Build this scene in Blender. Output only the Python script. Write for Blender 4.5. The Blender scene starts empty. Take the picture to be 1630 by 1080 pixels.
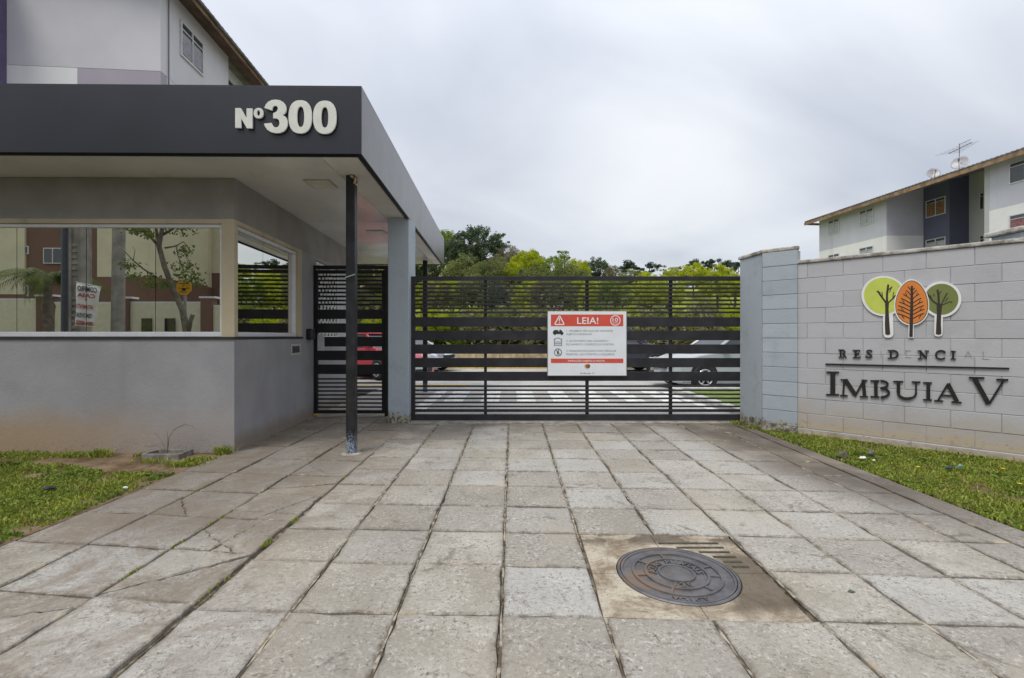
import bpy, bmesh, math, random
import numpy as np
from mathutils import noise as mn
from mathutils import Vector, Matrix
S = bpy.context.scene
C = S.collection
rad = math.radians
RNG = random.Random(7)

# ------------------------------------------------------------------ camera
FPX, CX, HY, EYE = 765.0, 815.0, 536.0, 1.3
cam_d = bpy.data.cameras.new('camera')
cam = bpy.data.objects.new('camera', cam_d); C.objects.link(cam)
cam.location = (0, 0, EYE); cam.rotation_euler = (rad(90), 0, 0)
cam_d.sensor_width = 36; cam_d.lens = FPX/1630*36
cam_d.shift_y = -4/1630
cam_d.clip_start = .05; cam_d.clip_end = 2000
S.camera = cam
# ------------------------------------------------------------------ world
SUN_EL, SUN_AZ = 58, 215
w = bpy.data.worlds.new("World"); S.world = w; w.use_nodes = True
nt = w.node_tree; nt.nodes.clear()
def wn(t, **k):
    n = nt.nodes.new(t)
    for a, b in k.items(): setattr(n, a, b)
    return n
out = wn('ShaderNodeOutputWorld'); add = wn('ShaderNodeAddShader')
sky = wn('ShaderNodeTexSky', sky_type='NISHITA', sun_disc=False, sun_elevation=rad(SUN_EL), sun_rotation=rad(SUN_AZ))
bg1 = wn('ShaderNodeBackground'); bg1.inputs[1].default_value = .05
bg2 = wn('ShaderNodeBackground'); bg2.inputs[1].default_value = 1.0
tc = wn('ShaderNodeTexCoord'); sep = wn('ShaderNodeSeparateXYZ')
L = nt.links.new
L(tc.outputs['Generated'], sep.inputs[0])
# cloud deck projected on a plane overhead
def m(op, a, b=None):
    n = wn('ShaderNodeMath', operation=op)
    for i, v in enumerate((a, b)):
        if v is None: continue
        if isinstance(v, (int, float)): n.inputs[i].default_value = v
        else: L(v, n.inputs[i])
    return n.outputs[0]
zz = m('ADD', m('MAXIMUM', sep.outputs[2], 0.0), .42)
comb = wn('ShaderNodeCombineXYZ')
L(m('DIVIDE', sep.outputs[0], zz), comb.inputs[0]); L(m('DIVIDE', sep.outputs[1], zz), comb.inputs[1])
n1 = wn('ShaderNodeTexNoise'); n1.inputs['Scale'].default_value = 1.35; n1.inputs['Detail'].default_value = 6; n1.inputs['Roughness'].default_value = .46
n1.inputs['Distortion'].default_value = .5
mp = wn('ShaderNodeMapping'); mp.inputs['Location'].default_value = (9.2, 12.6, 0); mp.inputs['Scale'].default_value = (.8, 1.25, 1)
L(comb.outputs[0], mp.inputs[0]); L(mp.outputs[0], n1.inputs['Vector'])
rp = wn('ShaderNodeValToRGB')
e = rp.color_ramp.elements
e[0].position = .33; e[0].color = (.41, .44, .50, 1)
e[1].position = .67; e[1].color = (.68, .695, .72, 1)
L(n1.outputs['Fac'], rp.inputs[0])
# overcast luminance: brighter towards the zenith
grad = wn('ShaderNodeMapRange'); grad.inputs[1].default_value = .0; grad.inputs[2].default_value = 1
grad.inputs[3].default_value = .87; grad.inputs[4].default_value = 2.2
L(m('MULTIPLY', m('MAXIMUM', sep.outputs[2], 0.0), m('MAXIMUM', sep.outputs[2], 0.0)), grad.inputs[0])
gm = wn('ShaderNodeMapRange'); gm.inputs[1].default_value = -.25; gm.inputs[2].default_value = 0; gm.inputs[3].default_value = .3; gm.inputs[4].default_value = 1
L(sep.outputs[2], gm.inputs[0])
vm = wn('ShaderNodeVectorMath', operation='SCALE'); L(rp.outputs[0], vm.inputs[0]); L(m('MULTIPLY', grad.outputs[0], gm.outputs[0]), vm.inputs['Scale'])
L(vm.outputs[0], bg2.inputs[0]); L(sky.outputs[0], bg1.inputs[0])
bg1.inputs[1].default_value = .012
L(bg1.outputs[0], add.inputs[0]); L(bg2.outputs[0], add.inputs[1]); L(add.outputs[0], out.inputs[0])
# ------------------------------------------------------------------ sun behind cloud
sl = bpy.data.lights.new('sun', 'SUN'); sun = bpy.data.objects.new('sun', sl); C.objects.link(sun)
sl.energy = 1.35; sl.angle = rad(22); sl.color = (1, .95, .87)
sun.rotation_euler = (rad(90-SUN_EL), 0, rad(-38))
S.view_settings.view_transform = 'Standard'; S.view_settings.look = 'None'
S.view_settings.exposure = 0.36; S.view_settings.gamma = 1
S.render.engine = 'CYCLES'
S.cycles.max_bounces = 8; S.cycles.diffuse_bounces = 4; S.cycles.glossy_bounces = 4

# ================================================================== helpers
def P(px, py, Y): return Vector(((px-CX)/FPX*Y, Y, EYE-(py-HY)/FPX*Y))

class NT:
    def __init__(s, name):
        s.m = bpy.data.materials.new(name); s.m.use_nodes = True
        s.t = s.m.node_tree; s.b = s.t.nodes['Principled BSDF']
        s._pos = None
    def n(s, t, **k):
        x = s.t.nodes.new(t)
        for a, b in k.items(): setattr(x, a, b)
        return x
    def set(s, inp, v):
        if hasattr(v, 'is_linked') or isinstance(v, bpy.types.NodeSocket): s.t.links.new(v, inp)
        elif isinstance(v, tuple) and len(v) == 3 and inp.type == 'RGBA': inp.default_value = (*v, 1)
        else: inp.default_value = v
    def pos(s):
        if s._pos is None: s._pos = s.n('ShaderNodeNewGeometry').outputs['Position']
        return s._pos
    def obj(s): return s.n('ShaderNodeTexCoord').outputs['Object']
    def rand(s): return s.n('ShaderNodeObjectInfo').outputs['Random']
    def xyz(s, v=None):
        x = s.n('ShaderNodeSeparateXYZ'); s.set(x.inputs[0], v or s.pos()); return x.outputs
    def noise(s, scale, detail=4, rough=.55, vec=None, stretch=None, dist=0):
        x = s.n('ShaderNodeTexNoise'); v = vec or s.pos()
        if stretch:
            mpn = s.n('ShaderNodeMapping'); mpn.inputs['Scale'].default_value = stretch
            s.set(mpn.inputs[0], v); v = mpn.outputs[0]
        s.set(x.inputs['Vector'], v); x.inputs['Scale'].default_value = scale
        x.inputs['Detail'].default_value = detail; x.inputs['Roughness'].default_value = rough; x.inputs['Distortion'].default_value = dist
        return x.outputs['Fac']
    def vor(s, scale, feature='F1', vec=None):
        x = s.n('ShaderNodeTexVoronoi', feature=feature); s.set(x.inputs['Vector'], vec or s.pos()); x.inputs['Scale'].default_value = scale
        return x.outputs['Distance']
    def math(s, op, a, b=0.0, clamp=False):
        x = s.n('ShaderNodeMath', operation=op, use_clamp=clamp); s.set(x.inputs[0], a); s.set(x.inputs[1], b); return x.outputs[0]
    def mr(s, v, a, b, c=0.0, d=1.0, smooth=True):
        x = s.n('ShaderNodeMapRange', interpolation_type='SMOOTHSTEP' if smooth else 'LINEAR')
        for i, q in enumerate((v, a, b, c, d)): s.set(x.inputs[i], q)
        return x.outputs[0]
    def mix(s, f, a, b, mode='MIX'):
        x = s.n('ShaderNodeMix', data_type='RGBA', blend_type=mode, clamp_factor=True)
        s.set(x.inputs['Factor'], f); s.set(x.inputs['A'], a); s.set(x.inputs['B'], b); return x.outputs['Result']
    def bump(s, h, strength=.3, dist=.01):
        x = s.n('ShaderNodeBump'); s.set(x.inputs['Height'], h); x.inputs['Strength'].default_value = strength; x.inputs['Distance'].default_value = dist
        s.set(s.b.inputs['Normal'], x.outputs[0])
    def done(s, col=None, rough=.6, metal=0.0, spec=None, coat=0.0):
        if col is not None: s.set(s.b.inputs['Base Color'], col)
        s.set(s.b.inputs['Roughness'], rough); s.b.inputs['Metallic'].default_value = metal
        if spec is not None: s.b.inputs['Specular IOR Level'].default_value = spec
        if coat: s.b.inputs['Coat Weight'].default_value = coat; s.b.inputs['Coat Roughness'].default_value = .06
        return s.m

def simple(name, col, rough=.6, metal=0.0, var=.12, scale=6, bump=0, bscale=60, spec=None, coat=0.0):
    k = NT(name)
    f = k.noise(scale, 5)
    lo = tuple(max(0, c*(1-var)) for c in col); hi = tuple(min(1, c*(1+var)) for c in col)
    c = k.mix(k.mr(f, .3, .7), lo, hi)
    if bump: k.bump(k.noise(bscale, 4), bump, .006)
    r = k.math('ADD', rough-.05, k.math('MULTIPLY', f, .1))
    return k.done(c, r, metal, spec, coat)

def mesh_obj(name, verts, faces, mat, parent=None, smooth=False, label=None):
    me = bpy.data.meshes.new(name); me.from_pydata([tuple(v) for v in verts], [], faces); me.update()
    if smooth: me.polygons.foreach_set('use_smooth', [True]*len(me.polygons))
    return link(name, me, mat, parent, label)
def link(name, me, mat, parent=None, label=None):
    if mat is not None and not me.materials: me.materials.append(mat)
    o = bpy.data.objects.new(name, me); C.objects.link(o)
    if parent is not None: attach(o, parent)
    if label: o['label'] = label
    return o
def attach(o, parent):
    o.parent = parent
    if parent.type == 'EMPTY': o.matrix_parent_inverse = Matrix.LocRotScale(parent.location, parent.rotation_euler, parent.scale).inverted()

class MB:
    def __init__(s): s.v = []; s.f = []
    def add(s, vs, fs):
        k = len(s.v); s.v += [tuple(q) for q in vs]; s.f += [tuple(i+k for i in f) for f in fs]; return s
    def box(s, x0, x1, y0, y1, z0, z1):
        return s.add([(x0,y0,z0),(x1,y0,z0),(x1,y1,z0),(x0,y1,z0),(x0,y0,z1),(x1,y0,z1),(x1,y1,z1),(x0,y1,z1)],
                     [(0,3,2,1),(4,5,6,7),(0,1,5,4),(1,2,6,5),(2,3,7,6),(3,0,4,7)])
    def fbox(s, o, u, v, n, u0, u1, v0, v1, n0, n1):
        o, u, v, n = map(Vector, (o, u, v, n))
        q = [o+u*a+v*b+n*c for c in (n0, n1) for a, b in ((u0,v0),(u1,v0),(u1,v1),(u0,v1))]
        return s.add(q, [(0,3,2,1),(4,5,6,7),(0,1,5,4),(1,2,6,5),(2,3,7,6),(3,0,4,7)])
    def prism(s, poly, z0, z1):
        n = len(poly)
        vs = [(p[0], p[1], z0) for p in poly]+[(p[0], p[1], z1) for p in poly]
        return s.add(vs, [tuple(range(n))[::-1], tuple(range(n, 2*n))]+[(i, (i+1) % n, (i+1) % n+n, i+n) for i in range(n)])
    def fprism(s, pts, n, d0, d1):        # 3d planar outline pushed along n
        n = Vector(n); k = len(pts)
        vs = [Vector(p)+n*d0 for p in pts]+[Vector(p)+n*d1 for p in pts]
        return s.add(vs, [tuple(range(k))[::-1], tuple(range(k, 2*k))]+[(i, (i+1) % k, (i+1) % k+k, i+k) for i in range(k)])
    def ring(s, outer, inner, n, d0, d1):
        n = Vector(n); k = len(outer)
        vs = [Vector(p)+n*d0 for p in outer]+[Vector(p)+n*d1 for p in outer]+[Vector(p)+n*d0 for p in inner]+[Vector(p)+n*d1 for p in inner]
        fs = []
        for i in range(k):
            j = (i+1) % k
            fs += [(i, j, j+k, i+k), (i+k, j+k, j+3*k, i+3*k), (j+2*k, i+2*k, i+3*k, j+3*k), (j, i, i+2*k, j+2*k)]
        return s.add(vs, fs)
    def tube(s, pts, r, seg=6, caps=True):
        pts = [Vector(p) for p in pts]; rs = r if isinstance(r, (list, tuple)) else [r]*len(pts)
        vs = []; fs = []
        for i, p in enumerate(pts):
            d = (pts[min(i+1, len(pts)-1)]-pts[max(i-1, 0)]).normalized()
            a = d.cross(Vector((0,0,1)) if abs(d.z) < .9 else Vector((1,0,0))).normalized(); b = d.cross(a)
            for k in range(seg):
                t = 2*math.pi*k/seg; vs.append(p+(a*math.cos(t)+b*math.sin(t))*rs[i])
        for i in range(len(pts)-1):
            for k in range(seg):
                fs.append((i*seg+k, i*seg+(k+1) % seg, (i+1)*seg+(k+1) % seg, (i+1)*seg+k))
        if caps: fs += [tuple(range(seg))[::-1], tuple(range((len(pts)-1)*seg, len(pts)*seg))]
        return s.add(vs, fs)
    def lathe(s, prof, c=(0,0,0), seg=32, axis='z'):
        vs = []; fs = []; n = len(prof)
        for k in range(seg):
            t = 2*math.pi*k/seg
            for r, h in prof:
                if axis == 'z': vs.append((c[0]+r*math.cos(t), c[1]+r*math.sin(t), c[2]+h))
                else: vs.append((c[0]+r*math.cos(t), c[1]+h, c[2]+r*math.sin(t)))
        for k in range(seg):
            for i in range(n-1):
                a = k*n+i; b = ((k+1) % seg)*n+i
                fs.append((a, b, b+1, a+1))
        return s.add(vs, fs)
    def build(s, name, mat, parent=None, smooth=False, label=None, bevel=0, seg=1):
        o = mesh_obj(name, s.v, s.f, mat, parent, smooth, label)
        if bevel:
            b = o.modifiers.new('edge', 'BEVEL'); b.width = bevel; b.segments = seg; b.limit_method = 'ANGLE'; b.angle_limit = rad(40)
        return o
def recalc(o):
    bm = bmesh.new(); bm.from_mesh(o.data); bmesh.ops.recalc_face_normals(bm, faces=bm.faces); bm.to_mesh(o.data); bm.free(); return o

def thing(name, label, cat, loc=(0,0,0), rotz=0, group=None):
    o = bpy.data.objects.new(name, None); C.objects.link(o); o.location = loc; o.rotation_euler = (0,0,rotz)
    o.empty_display_size = .2
    o['label'] = label; o['category'] = cat
    if group: o['group'] = group
    return o
def tag(o, label, cat, group=None, kind=None):
    o['label'] = label; o['category'] = cat
    if group: o['group'] = group
    if kind: o['kind'] = kind
    return o
def struct(o, kind='structure'): o['kind'] = kind; return o

def text_mesh(txt, size, bold=0.0, extrude=0.0, align='LEFT', sx=1.0):
    cu = bpy.data.curves.new('lettering', 'FONT'); cu.body = txt; cu.size = size; cu.offset = bold; cu.extrude = extrude; cu.align_x = align
    cu.resolution_u = 3
    o = bpy.data.objects.new('lettering', cu); C.objects.link(o)
    dg = bpy.context.evaluated_depsgraph_get(); me = bpy.data.meshes.new_from_object(o.evaluated_get(dg))
    bpy.data.objects.remove(o); bpy.data.curves.remove(cu)
    if sx != 1: 
        for v in me.vertices: v.co.x *= sx
    return me
def text(txt, size, org, u, v, mat, parent, bold=0.0, align='LEFT', sx=1.0, name='lettering', fit=None, extrude=0.0):
    me = text_mesh(txt, size, bold, extrude, 'LEFT', 1.0)
    xs = [q.co.x for q in me.vertices]
    w0, w1 = min(xs), max(xs)
    k = sx if fit is None else fit/(w1-w0)
    off = {'LEFT': w0, 'CENTER': (w0+w1)/2, 'RIGHT': w1}[align]
    u = Vector(u).normalized(); v = Vector(v).normalized(); n = u.cross(v); org = Vector(org)
    for q in me.vertices:
        c = q.co; q.co = org+u*((c.x-off)*k)+v*c.y+n*c.z
    return link(name, me, mat, parent)

# ================================================================== materials
def m_tile():
    k = NT('worn_concrete_tile')
    r = k.rand()
    r2 = k.math('FRACT', k.math('MULTIPLY', r, 17.3))
    base = k.mix(k.mr(k.noise(2.2, 5, .6), .32, .68), (.30, .272, .222), (.43, .402, .348))
    base = k.mix(k.math('MULTIPLY', r, .7), base, (.43, .42, .40))
    base = k.mix(k.math('MULTIPLY', k.mr(r2, .45, 1.0), .6), base, (.25, .222, .18))
    # exposed aggregate: light grains, dark pits, patchy in strength
    patch = k.mr(k.noise(4.5, 4, .6), .38, .6, .35, 1)
    blot = k.mr(k.noise(38, 6, .78), .50, .62)
    base = k.mix(k.math('MULTIPLY', k.math('MULTIPLY', blot, patch), .75), base, (.57, .545, .50))
    pit = k.mr(k.noise(44, 6, .8), .53, .62)
    base = k.mix(k.math('MULTIPLY', k.math('MULTIPLY', pit, patch), .95), base, (.12, .105, .09))
    grain = k.mr(k.noise(120, 2, .7), .56, .68)
    base = k.mix(k.math('MULTIPLY', grain, .55), base, (.16, .14, .12))
    lich = k.mr(k.noise(3.4, 9, .85, dist=1.2), .53, .64)
    base = k.mix(k.math('MULTIPLY', lich, .72), base, (.14, .122, .10))
    # grime: along the right border, by the gate pillar and where people turn in by the post
    x, y, z = k.xyz()
    g1 = k.math('MULTIPLY', k.mr(k.math('ADD', x, k.math('MULTIPLY', y, .16)), 2.95, 3.75), k.mr(y, 2.2, 4.4))
    g2 = k.math('MULTIPLY', k.mr(y, 5.6, 7.2), k.mr(k.noise(1.3, 3), .3, .6))
    g3 = k.math('MULTIPLY', k.mr(x, -1.4, -1.75), k.mr(y, 2.4, 3.6))
    g = k.math('MAXIMUM', g1, k.math('MAXIMUM', k.math('MULTIPLY', g2, .7), k.math('MULTIPLY', g3, .6)))
    g = k.math('MULTIPLY', g, k.mr(k.noise(3.1, 6, .7), .25, .55, .72, 1))
    base = k.mix(k.math('MULTIPLY', g, .92), base, (.11, .09, .072))
    sand = k.math('MULTIPLY', k.mr(k.noise(.9, 3, .5), .5, .7), .4)
    base = k.mix(sand, base, (.40, .345, .26))
    bst = k.math('MULTIPLY', k.mr(x, -.3, -1.9), k.mr(k.noise(1.9, 8, .78, dist=.7), .40, .60))
    base = k.mix(k.math('MULTIPLY', bst, .72), base, (.19, .15, .11))
    tr1 = k.mr(k.math('ABSOLUTE', k.math('ADD', x, .62)), .34, .05); tr2 = k.mr(k.math('ABSOLUTE', k.math('SUBTRACT', x, .95)), .34, .05)
    tr = k.math('MULTIPLY', k.math('MAXIMUM', tr1, tr2), k.mr(k.noise(2.6, 5, .6, stretch=(1, .2, 1)), .35, .65))
    base = k.mix(k.math('MULTIPLY', tr, .22), base, (.16, .14, .12))
    spots = k.mr(k.vor(2.3), .035, .02)
    base = k.mix(k.math('MULTIPLY', spots, .7), base, (.07, .06, .055))
    # dirt worn into the rim of every slab
    at = k.n('ShaderNodeAttribute', attribute_name='rim').outputs['Fac']
    rimf = k.math('MULTIPLY', at, k.mr(k.noise(13, 6, .8), .40, .62))
    base = k.mix(k.math('MULTIPLY', rimf, .62), base, (.13, .105, .08))
    base = k.mix(k.math('MULTIPLY', k.math('MULTIPLY', at, k.mr(k.noise(5, 4, .7), .58, .66)), .6), base, (.50, .41, .29))
    k.bump(k.math('ADD', k.noise(52, 5, .78), k.math('MULTIPLY', k.noise(9, 3), .8)), .75, .008)
    return k.done(base, .88, spec=.25)
TILE = m_tile()
def m_joint():
    k = NT('sandy_joint_mortar')
    c = k.mix(k.mr(k.noise(14, 6, .7), .42, .66), (.07, .058, .042), (.28, .24, .18))
    c = k.mix(k.math('MULTIPLY', k.mr(k.noise(3, 4), .56, .66), .6), c, (.06, .08, .02))
    k.bump(k.noise(70, 4), .6, .008)
    return k.done(c, .95, spec=.1)
JOINT = m_joint()
def m_mortar():
    k = NT('light_joint_mortar')
    c = k.mix(k.mr(k.noise(10, 6, .75), .4, .6), (.10, .08, .055), (.40, .35, .275))
    k.bump(k.noise(60, 4), .7, .008)
    return k.done(c, .95, spec=.1)
MORTAR = m_mortar()
def m_patch():
    k = NT('stained_patch_concrete')
    c = k.mix(k.mr(k.noise(5, 8, .75, dist=.6), .36, .62), (.22, .17, .115), (.46, .405, .32))
    c = k.mix(k.math('MULTIPLY', k.mr(k.noise(60, 5, .8), .52, .64), .7), c, (.13, .105, .08))
    x, y, z = k.xyz()
    d = k.math('ADD', k.math('SUBTRACT', x, 1.12), k.math('MULTIPLY', k.math('SUBTRACT', y, 2.7), -.25))
    a = k.math('MULTIPLY', k.mr(d, 0.0, .1), k.mr(y, 2.95, 2.8)); a = k.math('MULTIPLY', a, k.mr(y, 2.2, 2.33))
    b = k.math('MULTIPLY', k.mr(y, 2.93, 3.08), k.mr(k.noise(6, 4), .4, .55))
    c = k.mix(k.math('MULTIPLY', k.math('MAXIMUM', a, b), .8), c, (.085, .065, .045))
    k.bump(k.noise(50, 4), .5, .006)
    return k.done(c, .9, spec=.2)
PATCH = m_patch()
def m_wall(name, col, dirt=(.30, .22, .13), low=.5, gx=None, fleck=.25, rough_h=45):
    k = NT(name)
    x, y, z = k.xyz()
    c = k.mix(k.mr(k.noise(1.6, 4), .3, .7), tuple(v*.9 for v in col), tuple(v*1.08 for v in col))
    nz = k.noise(2.2, 5, .6)
    h = k.mr(k.math('ADD', z, k.math('MULTIPLY', nz, -.55*low)), low*.55, -.02)
    if gx is not None: h = k.math('MULTIPLY', h, k.mr(x, gx[1], gx[0], .25, 1))
    c = k.mix(k.math('MULTIPLY', h, .8), c, dirt)
    run = k.math('MULTIPLY', k.mr(k.noise(5, 3, .5, stretch=(1, 1, .12)), .55, .75), fleck)
    c = k.mix(run, c, tuple(v*.55 for v in col))
    sc = k.math('MULTIPLY', k.mr(k.noise(2.4, 9, .85, dist=1.5), .63, .68), k.mr(z, 1.1, .5))
    c = k.mix(k.math('MULTIPLY', sc, .4), c, (.12, .105, .10))
    spl = k.math('MULTIPLY', k.mr(k.noise(60, 4, .8), .55, .62), k.mr(k.math('ADD', z, k.math('MULTIPLY', nz, -.25)), .08, -.06))
    c = k.mix(k.math('MULTIPLY', spl, .7), c, (.16, .10, .06))
    k.bump(k.math('ADD', k.noise(rough_h, 5, .65), k.math('MULTIPLY', k.noise(12, 3), .6)), .45, .008)
    return k.done(c, .85, spec=.2)
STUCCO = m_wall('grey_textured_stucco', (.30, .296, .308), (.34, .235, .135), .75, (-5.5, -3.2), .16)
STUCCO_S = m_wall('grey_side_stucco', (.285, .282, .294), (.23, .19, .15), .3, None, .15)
BEIGE = m_wall('bare_beige_plaster', (.47, .40, .28), (.4, .3, .2), .01, None, .5, 30)
def m_block():
    k = NT('grey_painted_block')
    x, y, z = k.xyz(); r = k.rand()
    c = k.mix(r, (.425, .422, .44), (.46, .457, .475))
    c = k.mix(k.math('MULTIPLY', k.mr(k.noise(2.4, 5), .5, .75), .35), c, (.29, .285, .295))
    c = k.mix(k.math('MULTIPLY', k.mr(k.noise(6, 4, .5, stretch=(1, 1, .1)), .58, .78), .5), c, (.48, .475, .48))
    nz = k.noise(2.6, 6, .7)
    h = k.mr(k.math('ADD', z, k.math('MULTIPLY', nz, -.34)), .03, .0)
    c = k.mix(h, c, k.mix(k.mr(k.noise(14, 6, .75), .30, .5), (.30, .23, .16), (.50, .44, .34)))
    h2 = k.mr(k.math('ADD', z, k.math('MULTIPLY', nz, -.6)), .22, -.05)
    c = k.mix(k.math('MULTIPLY', h2, .5), c, (.40, .33, .24))
    k.bump(k.math('ADD', k.noise(55, 5, .7), k.math('MULTIPLY', k.noise(8, 3), 1.0)), .4, .008)
    return k.done(c, .8, spec=.25)
BLOCK = m_block()
def m_blue():
    k = NT('blue_grey_painted_pillar')
    x, y, z = k.xyz(); r = k.rand()
    c = k.mix(r, (.34, .385, .425), (.39, .435, .475))
    c = k.mix(k.math('MULTIPLY', k.mr(k.noise(4, 6, .7), .5, .75), .45), c, (.24, .26, .28))
    nz = k.noise(7, 6, .75)
    h = k.mr(k.math('ADD', z, k.math('MULTIPLY', nz, -.40)), -.04, -.10)
    c = k.mix(h, c, k.mix(k.mr(k.noise(20, 5, .7), .4, .6), (.10, .09, .06), (.40, .37, .30)))
    chips = k.math('MULTIPLY', k.mr(k.noise(18, 5, .8, stretch=(1, 1, .5)), .64, .68), k.mr(z, 1.2, .3))
    c = k.mix(chips, c, (.58, .57, .54))
    k.bump(k.math('ADD', k.noise(40, 5, .7), k.math('MULTIPLY', k.noise(7, 4), 1.2)), .45, .01)
    return k.done(c, .75, spec=.3)
BLUEG = m_blue()
def m_cop():
    k = NT('weathered_coping_mortar')
    c = k.mix(k.mr(k.noise(6, 6, .7), .35, .65), (.22, .20, .17), (.56, .54, .50))
    c = k.mix(k.mr(k.noise(3.5, 4), .66, .72), c, (.42, .20, .07))
    k.bump(k.noise(25, 5), .6, .015)
    return k.done(c, .9, spec=.2)
COPING = m_cop()
def m_steel(name='charcoal_painted_steel', col=(.030, .030, .033)):
    k = NT(name)
    c = k.mix(k.mr(k.noise(5, 5), .35, .7), tuple(v*.85 for v in col), tuple(v*1.3 for v in col))
    c = k.mix(k.math('MULTIPLY', k.mr(k.noise(60, 4, .8), .67, .7), .5), c, (.13, .12, .11))
    return k.done(c, k.math('ADD', .42, k.math('MULTIPLY', k.noise(8, 4), .2)), spec=.25)
STEEL = m_steel(col=(.026, .026, .030))
def m_post():
    k = NT('chipped_black_post_paint')
    x, y, z = k.xyz()
    c = k.mix(k.mr(k.noise(6, 5), .35, .7), (.014, .014, .015), (.03, .03, .033))
    low = k.mr(z, .42, .10)
    chip = k.mr(k.noise(85, 4, .8), k.math('SUBTRACT', .74, k.math('MULTIPLY', low, .26)), k.math('SUBTRACT', .77, k.math('MULTIPLY', low, .26)))
    c = k.mix(chip, c, k.mix(low, (.10, .10, .11), (.28, .33, .42)))
    return k.done(c, .45, spec=.25)
POST = m_post()
def m_acm():
    k = NT('dark_metallic_cladding_panel')
    c = k.mix(k.mr(k.noise(.8, 2), .35, .7), (.010, .011, .018), (.017, .018, .027))
    run = k.math('MULTIPLY', k.mr(k.noise(5, 4, .5, stretch=(1, 1, .06)), .58, .85), .16)
    c = k.mix(run, c, (.09, .09, .10))
    k.bump(k.noise(1.3, 2), .12, .03)
    mm = k.done(c, k.math('ADD', .34, k.math('MULTIPLY', k.noise(3, 4), .1)), .0, spec=.3)
    k.b.inputs['Coat Weight'].default_value = .55; k.b.inputs['Coat Roughness'].default_value = .25; k.b.inputs['Coat IOR'].default_value = 1.4
    return mm
ACM = m_acm()
def m_soffit():
    k = NT('glossy_cream_soffit_panel')
    x, y, z = k.xyz()
    c = k.mix(k.mr(k.noise(1.1, 3), .3, .7), (.62, .61, .565), (.71, .70, .655))
    st = k.math('MULTIPLY', k.mr(y, 5.35, 5.0), k.mr(k.noise(2.2, 5, .7), .45, .7))
    c = k.mix(k.math('MULTIPLY', k.mr(k.noise(3.0, 6, .7), .58, .75), .3), c, (.28, .25, .13))
    k.bump(k.noise(1.7, 1.5, .4, stretch=(1, .8, 1)), .22, .05)
    return k.done(c, .13, spec=.5)
SOFFIT = m_soffit()
SOFFIT_OLD = simple('matt_cream_soffit_paint', (.66, .64, .58), .55, var=.1, scale=1.5)
ALU = simple('white_aluminium_frame', (.62, .62, .64), .35, var=.05, spec=.5)
WHITE = simple('ivory_raised_lettering', (.66, .66, .60), .45, var=.05, scale=10)
BLACKL = simple('black_acrylic_lettering', (.014, .013, .012), .35, var=.3, scale=20)
DARK = simple('dark_stone_sill', (.025, .024, .022), .5)
def m_glass(name='dark_reflective_window_glass', refl=.70, tint=(.010, .012, .010)):
    k = NT(name); k.t.nodes.remove(k.b)
    o = k.t.nodes['Material Output']
    g = k.n('ShaderNodeBsdfGlossy'); g.inputs['Roughness'].default_value = .006; g.inputs['Color'].default_value = (.95, .95, .88, 1)
    d = k.n('ShaderNodeBsdfDiffuse'); d.inputs['Color'].default_value = (*tint, 1)
    lw = k.n('ShaderNodeLayerWeight'); lw.inputs[0].default_value = .3
    f = k.math('ADD', refl, k.math('MULTIPLY', lw.outputs['Fresnel'], .5), True)
    mx = k.n('ShaderNodeMixShader'); k.set(mx.inputs[0], f); k.t.links.new(d.outputs[0], mx.inputs[1]); k.t.links.new(g.outputs[0], mx.inputs[2])
    k.t.links.new(mx.outputs[0], o.inputs[0])
    return k.m
GLASS = m_glass()
FARGLASS = simple('dark_far_window_glass', (.05, .055, .06), .12, spec=.8)
def m_asphalt(name, a, b):
    k = NT(name)
    c = k.mix(k.mr(k.noise(1.2, 6, .6), .3, .7), a, b)
    c = k.mix(k.math('MULTIPLY', k.mr(k.noise(120, 2), .55, .7), .4), c, tuple(v*.5 for v in a))
    k.bump(k.noise(90, 3), .4, .006)
    return k.done(c, .9, spec=.2)
YARD = m_asphalt('pale_yard_paving', (.36, .345, .325), (.47, .455, .43))
ASPH = m_asphalt('dark_street_asphalt', (.045, .045, .045), (.075, .073, .07))
def m_soil():
    k = NT('bare_brown_soil')
    c = k.mix(k.mr(k.noise(3, 6, .7), .3, .7), (.085, .052, .03), (.26, .19, .125))
    k.bump(k.noise(22, 6, .7), .8, .02)
    return k.done(c, .95, spec=.1)
SOIL = m_soil()
def m_leaf(name, a, b, trans=.35, oscale=1.2):
    k = NT(name)
    r = k.rand(); nz = k.noise(oscale, 3)
    c = k.mix(k.mr(nz, .35, .65), a, b)
    c = k.mix(k.math('MULTIPLY', r, .25), c, tuple(v*.6 for v in a))
    k.set(k.b.inputs['Base Color'], c); k.b.inputs['Roughness'].default_value = .6; k.b.inputs['Specular IOR Level'].default_value = .25
    t = k.n('ShaderNodeBsdfTranslucent'); k.set(t.inputs[0], c)
    mx = k.n('ShaderNodeMixShader'); mx.inputs[0].default_value = trans
    k.t.links.new(k.b.outputs[0], mx.inputs[1]); k.t.links.new(t.outputs[0], mx.inputs[2]); k.t.links.new(mx.outputs[0], k.t.nodes['Material Output'].inputs[0])
    return k.m
L_LIME = m_leaf('lime_spring_leaves', (.36, .42, .012), (.56, .60, .03), .5)
L_GREEN = m_leaf('mid_green_leaves', (.15, .22, .02), (.30, .38, .04), .45)
L_DARK = m_leaf('dark_evergreen_leaves', (.055, .085, .045), (.13, .17, .085), .3)
L_OLIVE = m_leaf('olive_leaves', (.15, .18, .06), (.27, .30, .10), .4)
L_BROWN = m_leaf('brownish_twiggy_leaves', (.17, .155, .085), (.29, .27, .15), .4)
L_PINE = m_leaf('pine_needles', (.04, .065, .04), (.08, .11, .06), .2)
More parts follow.
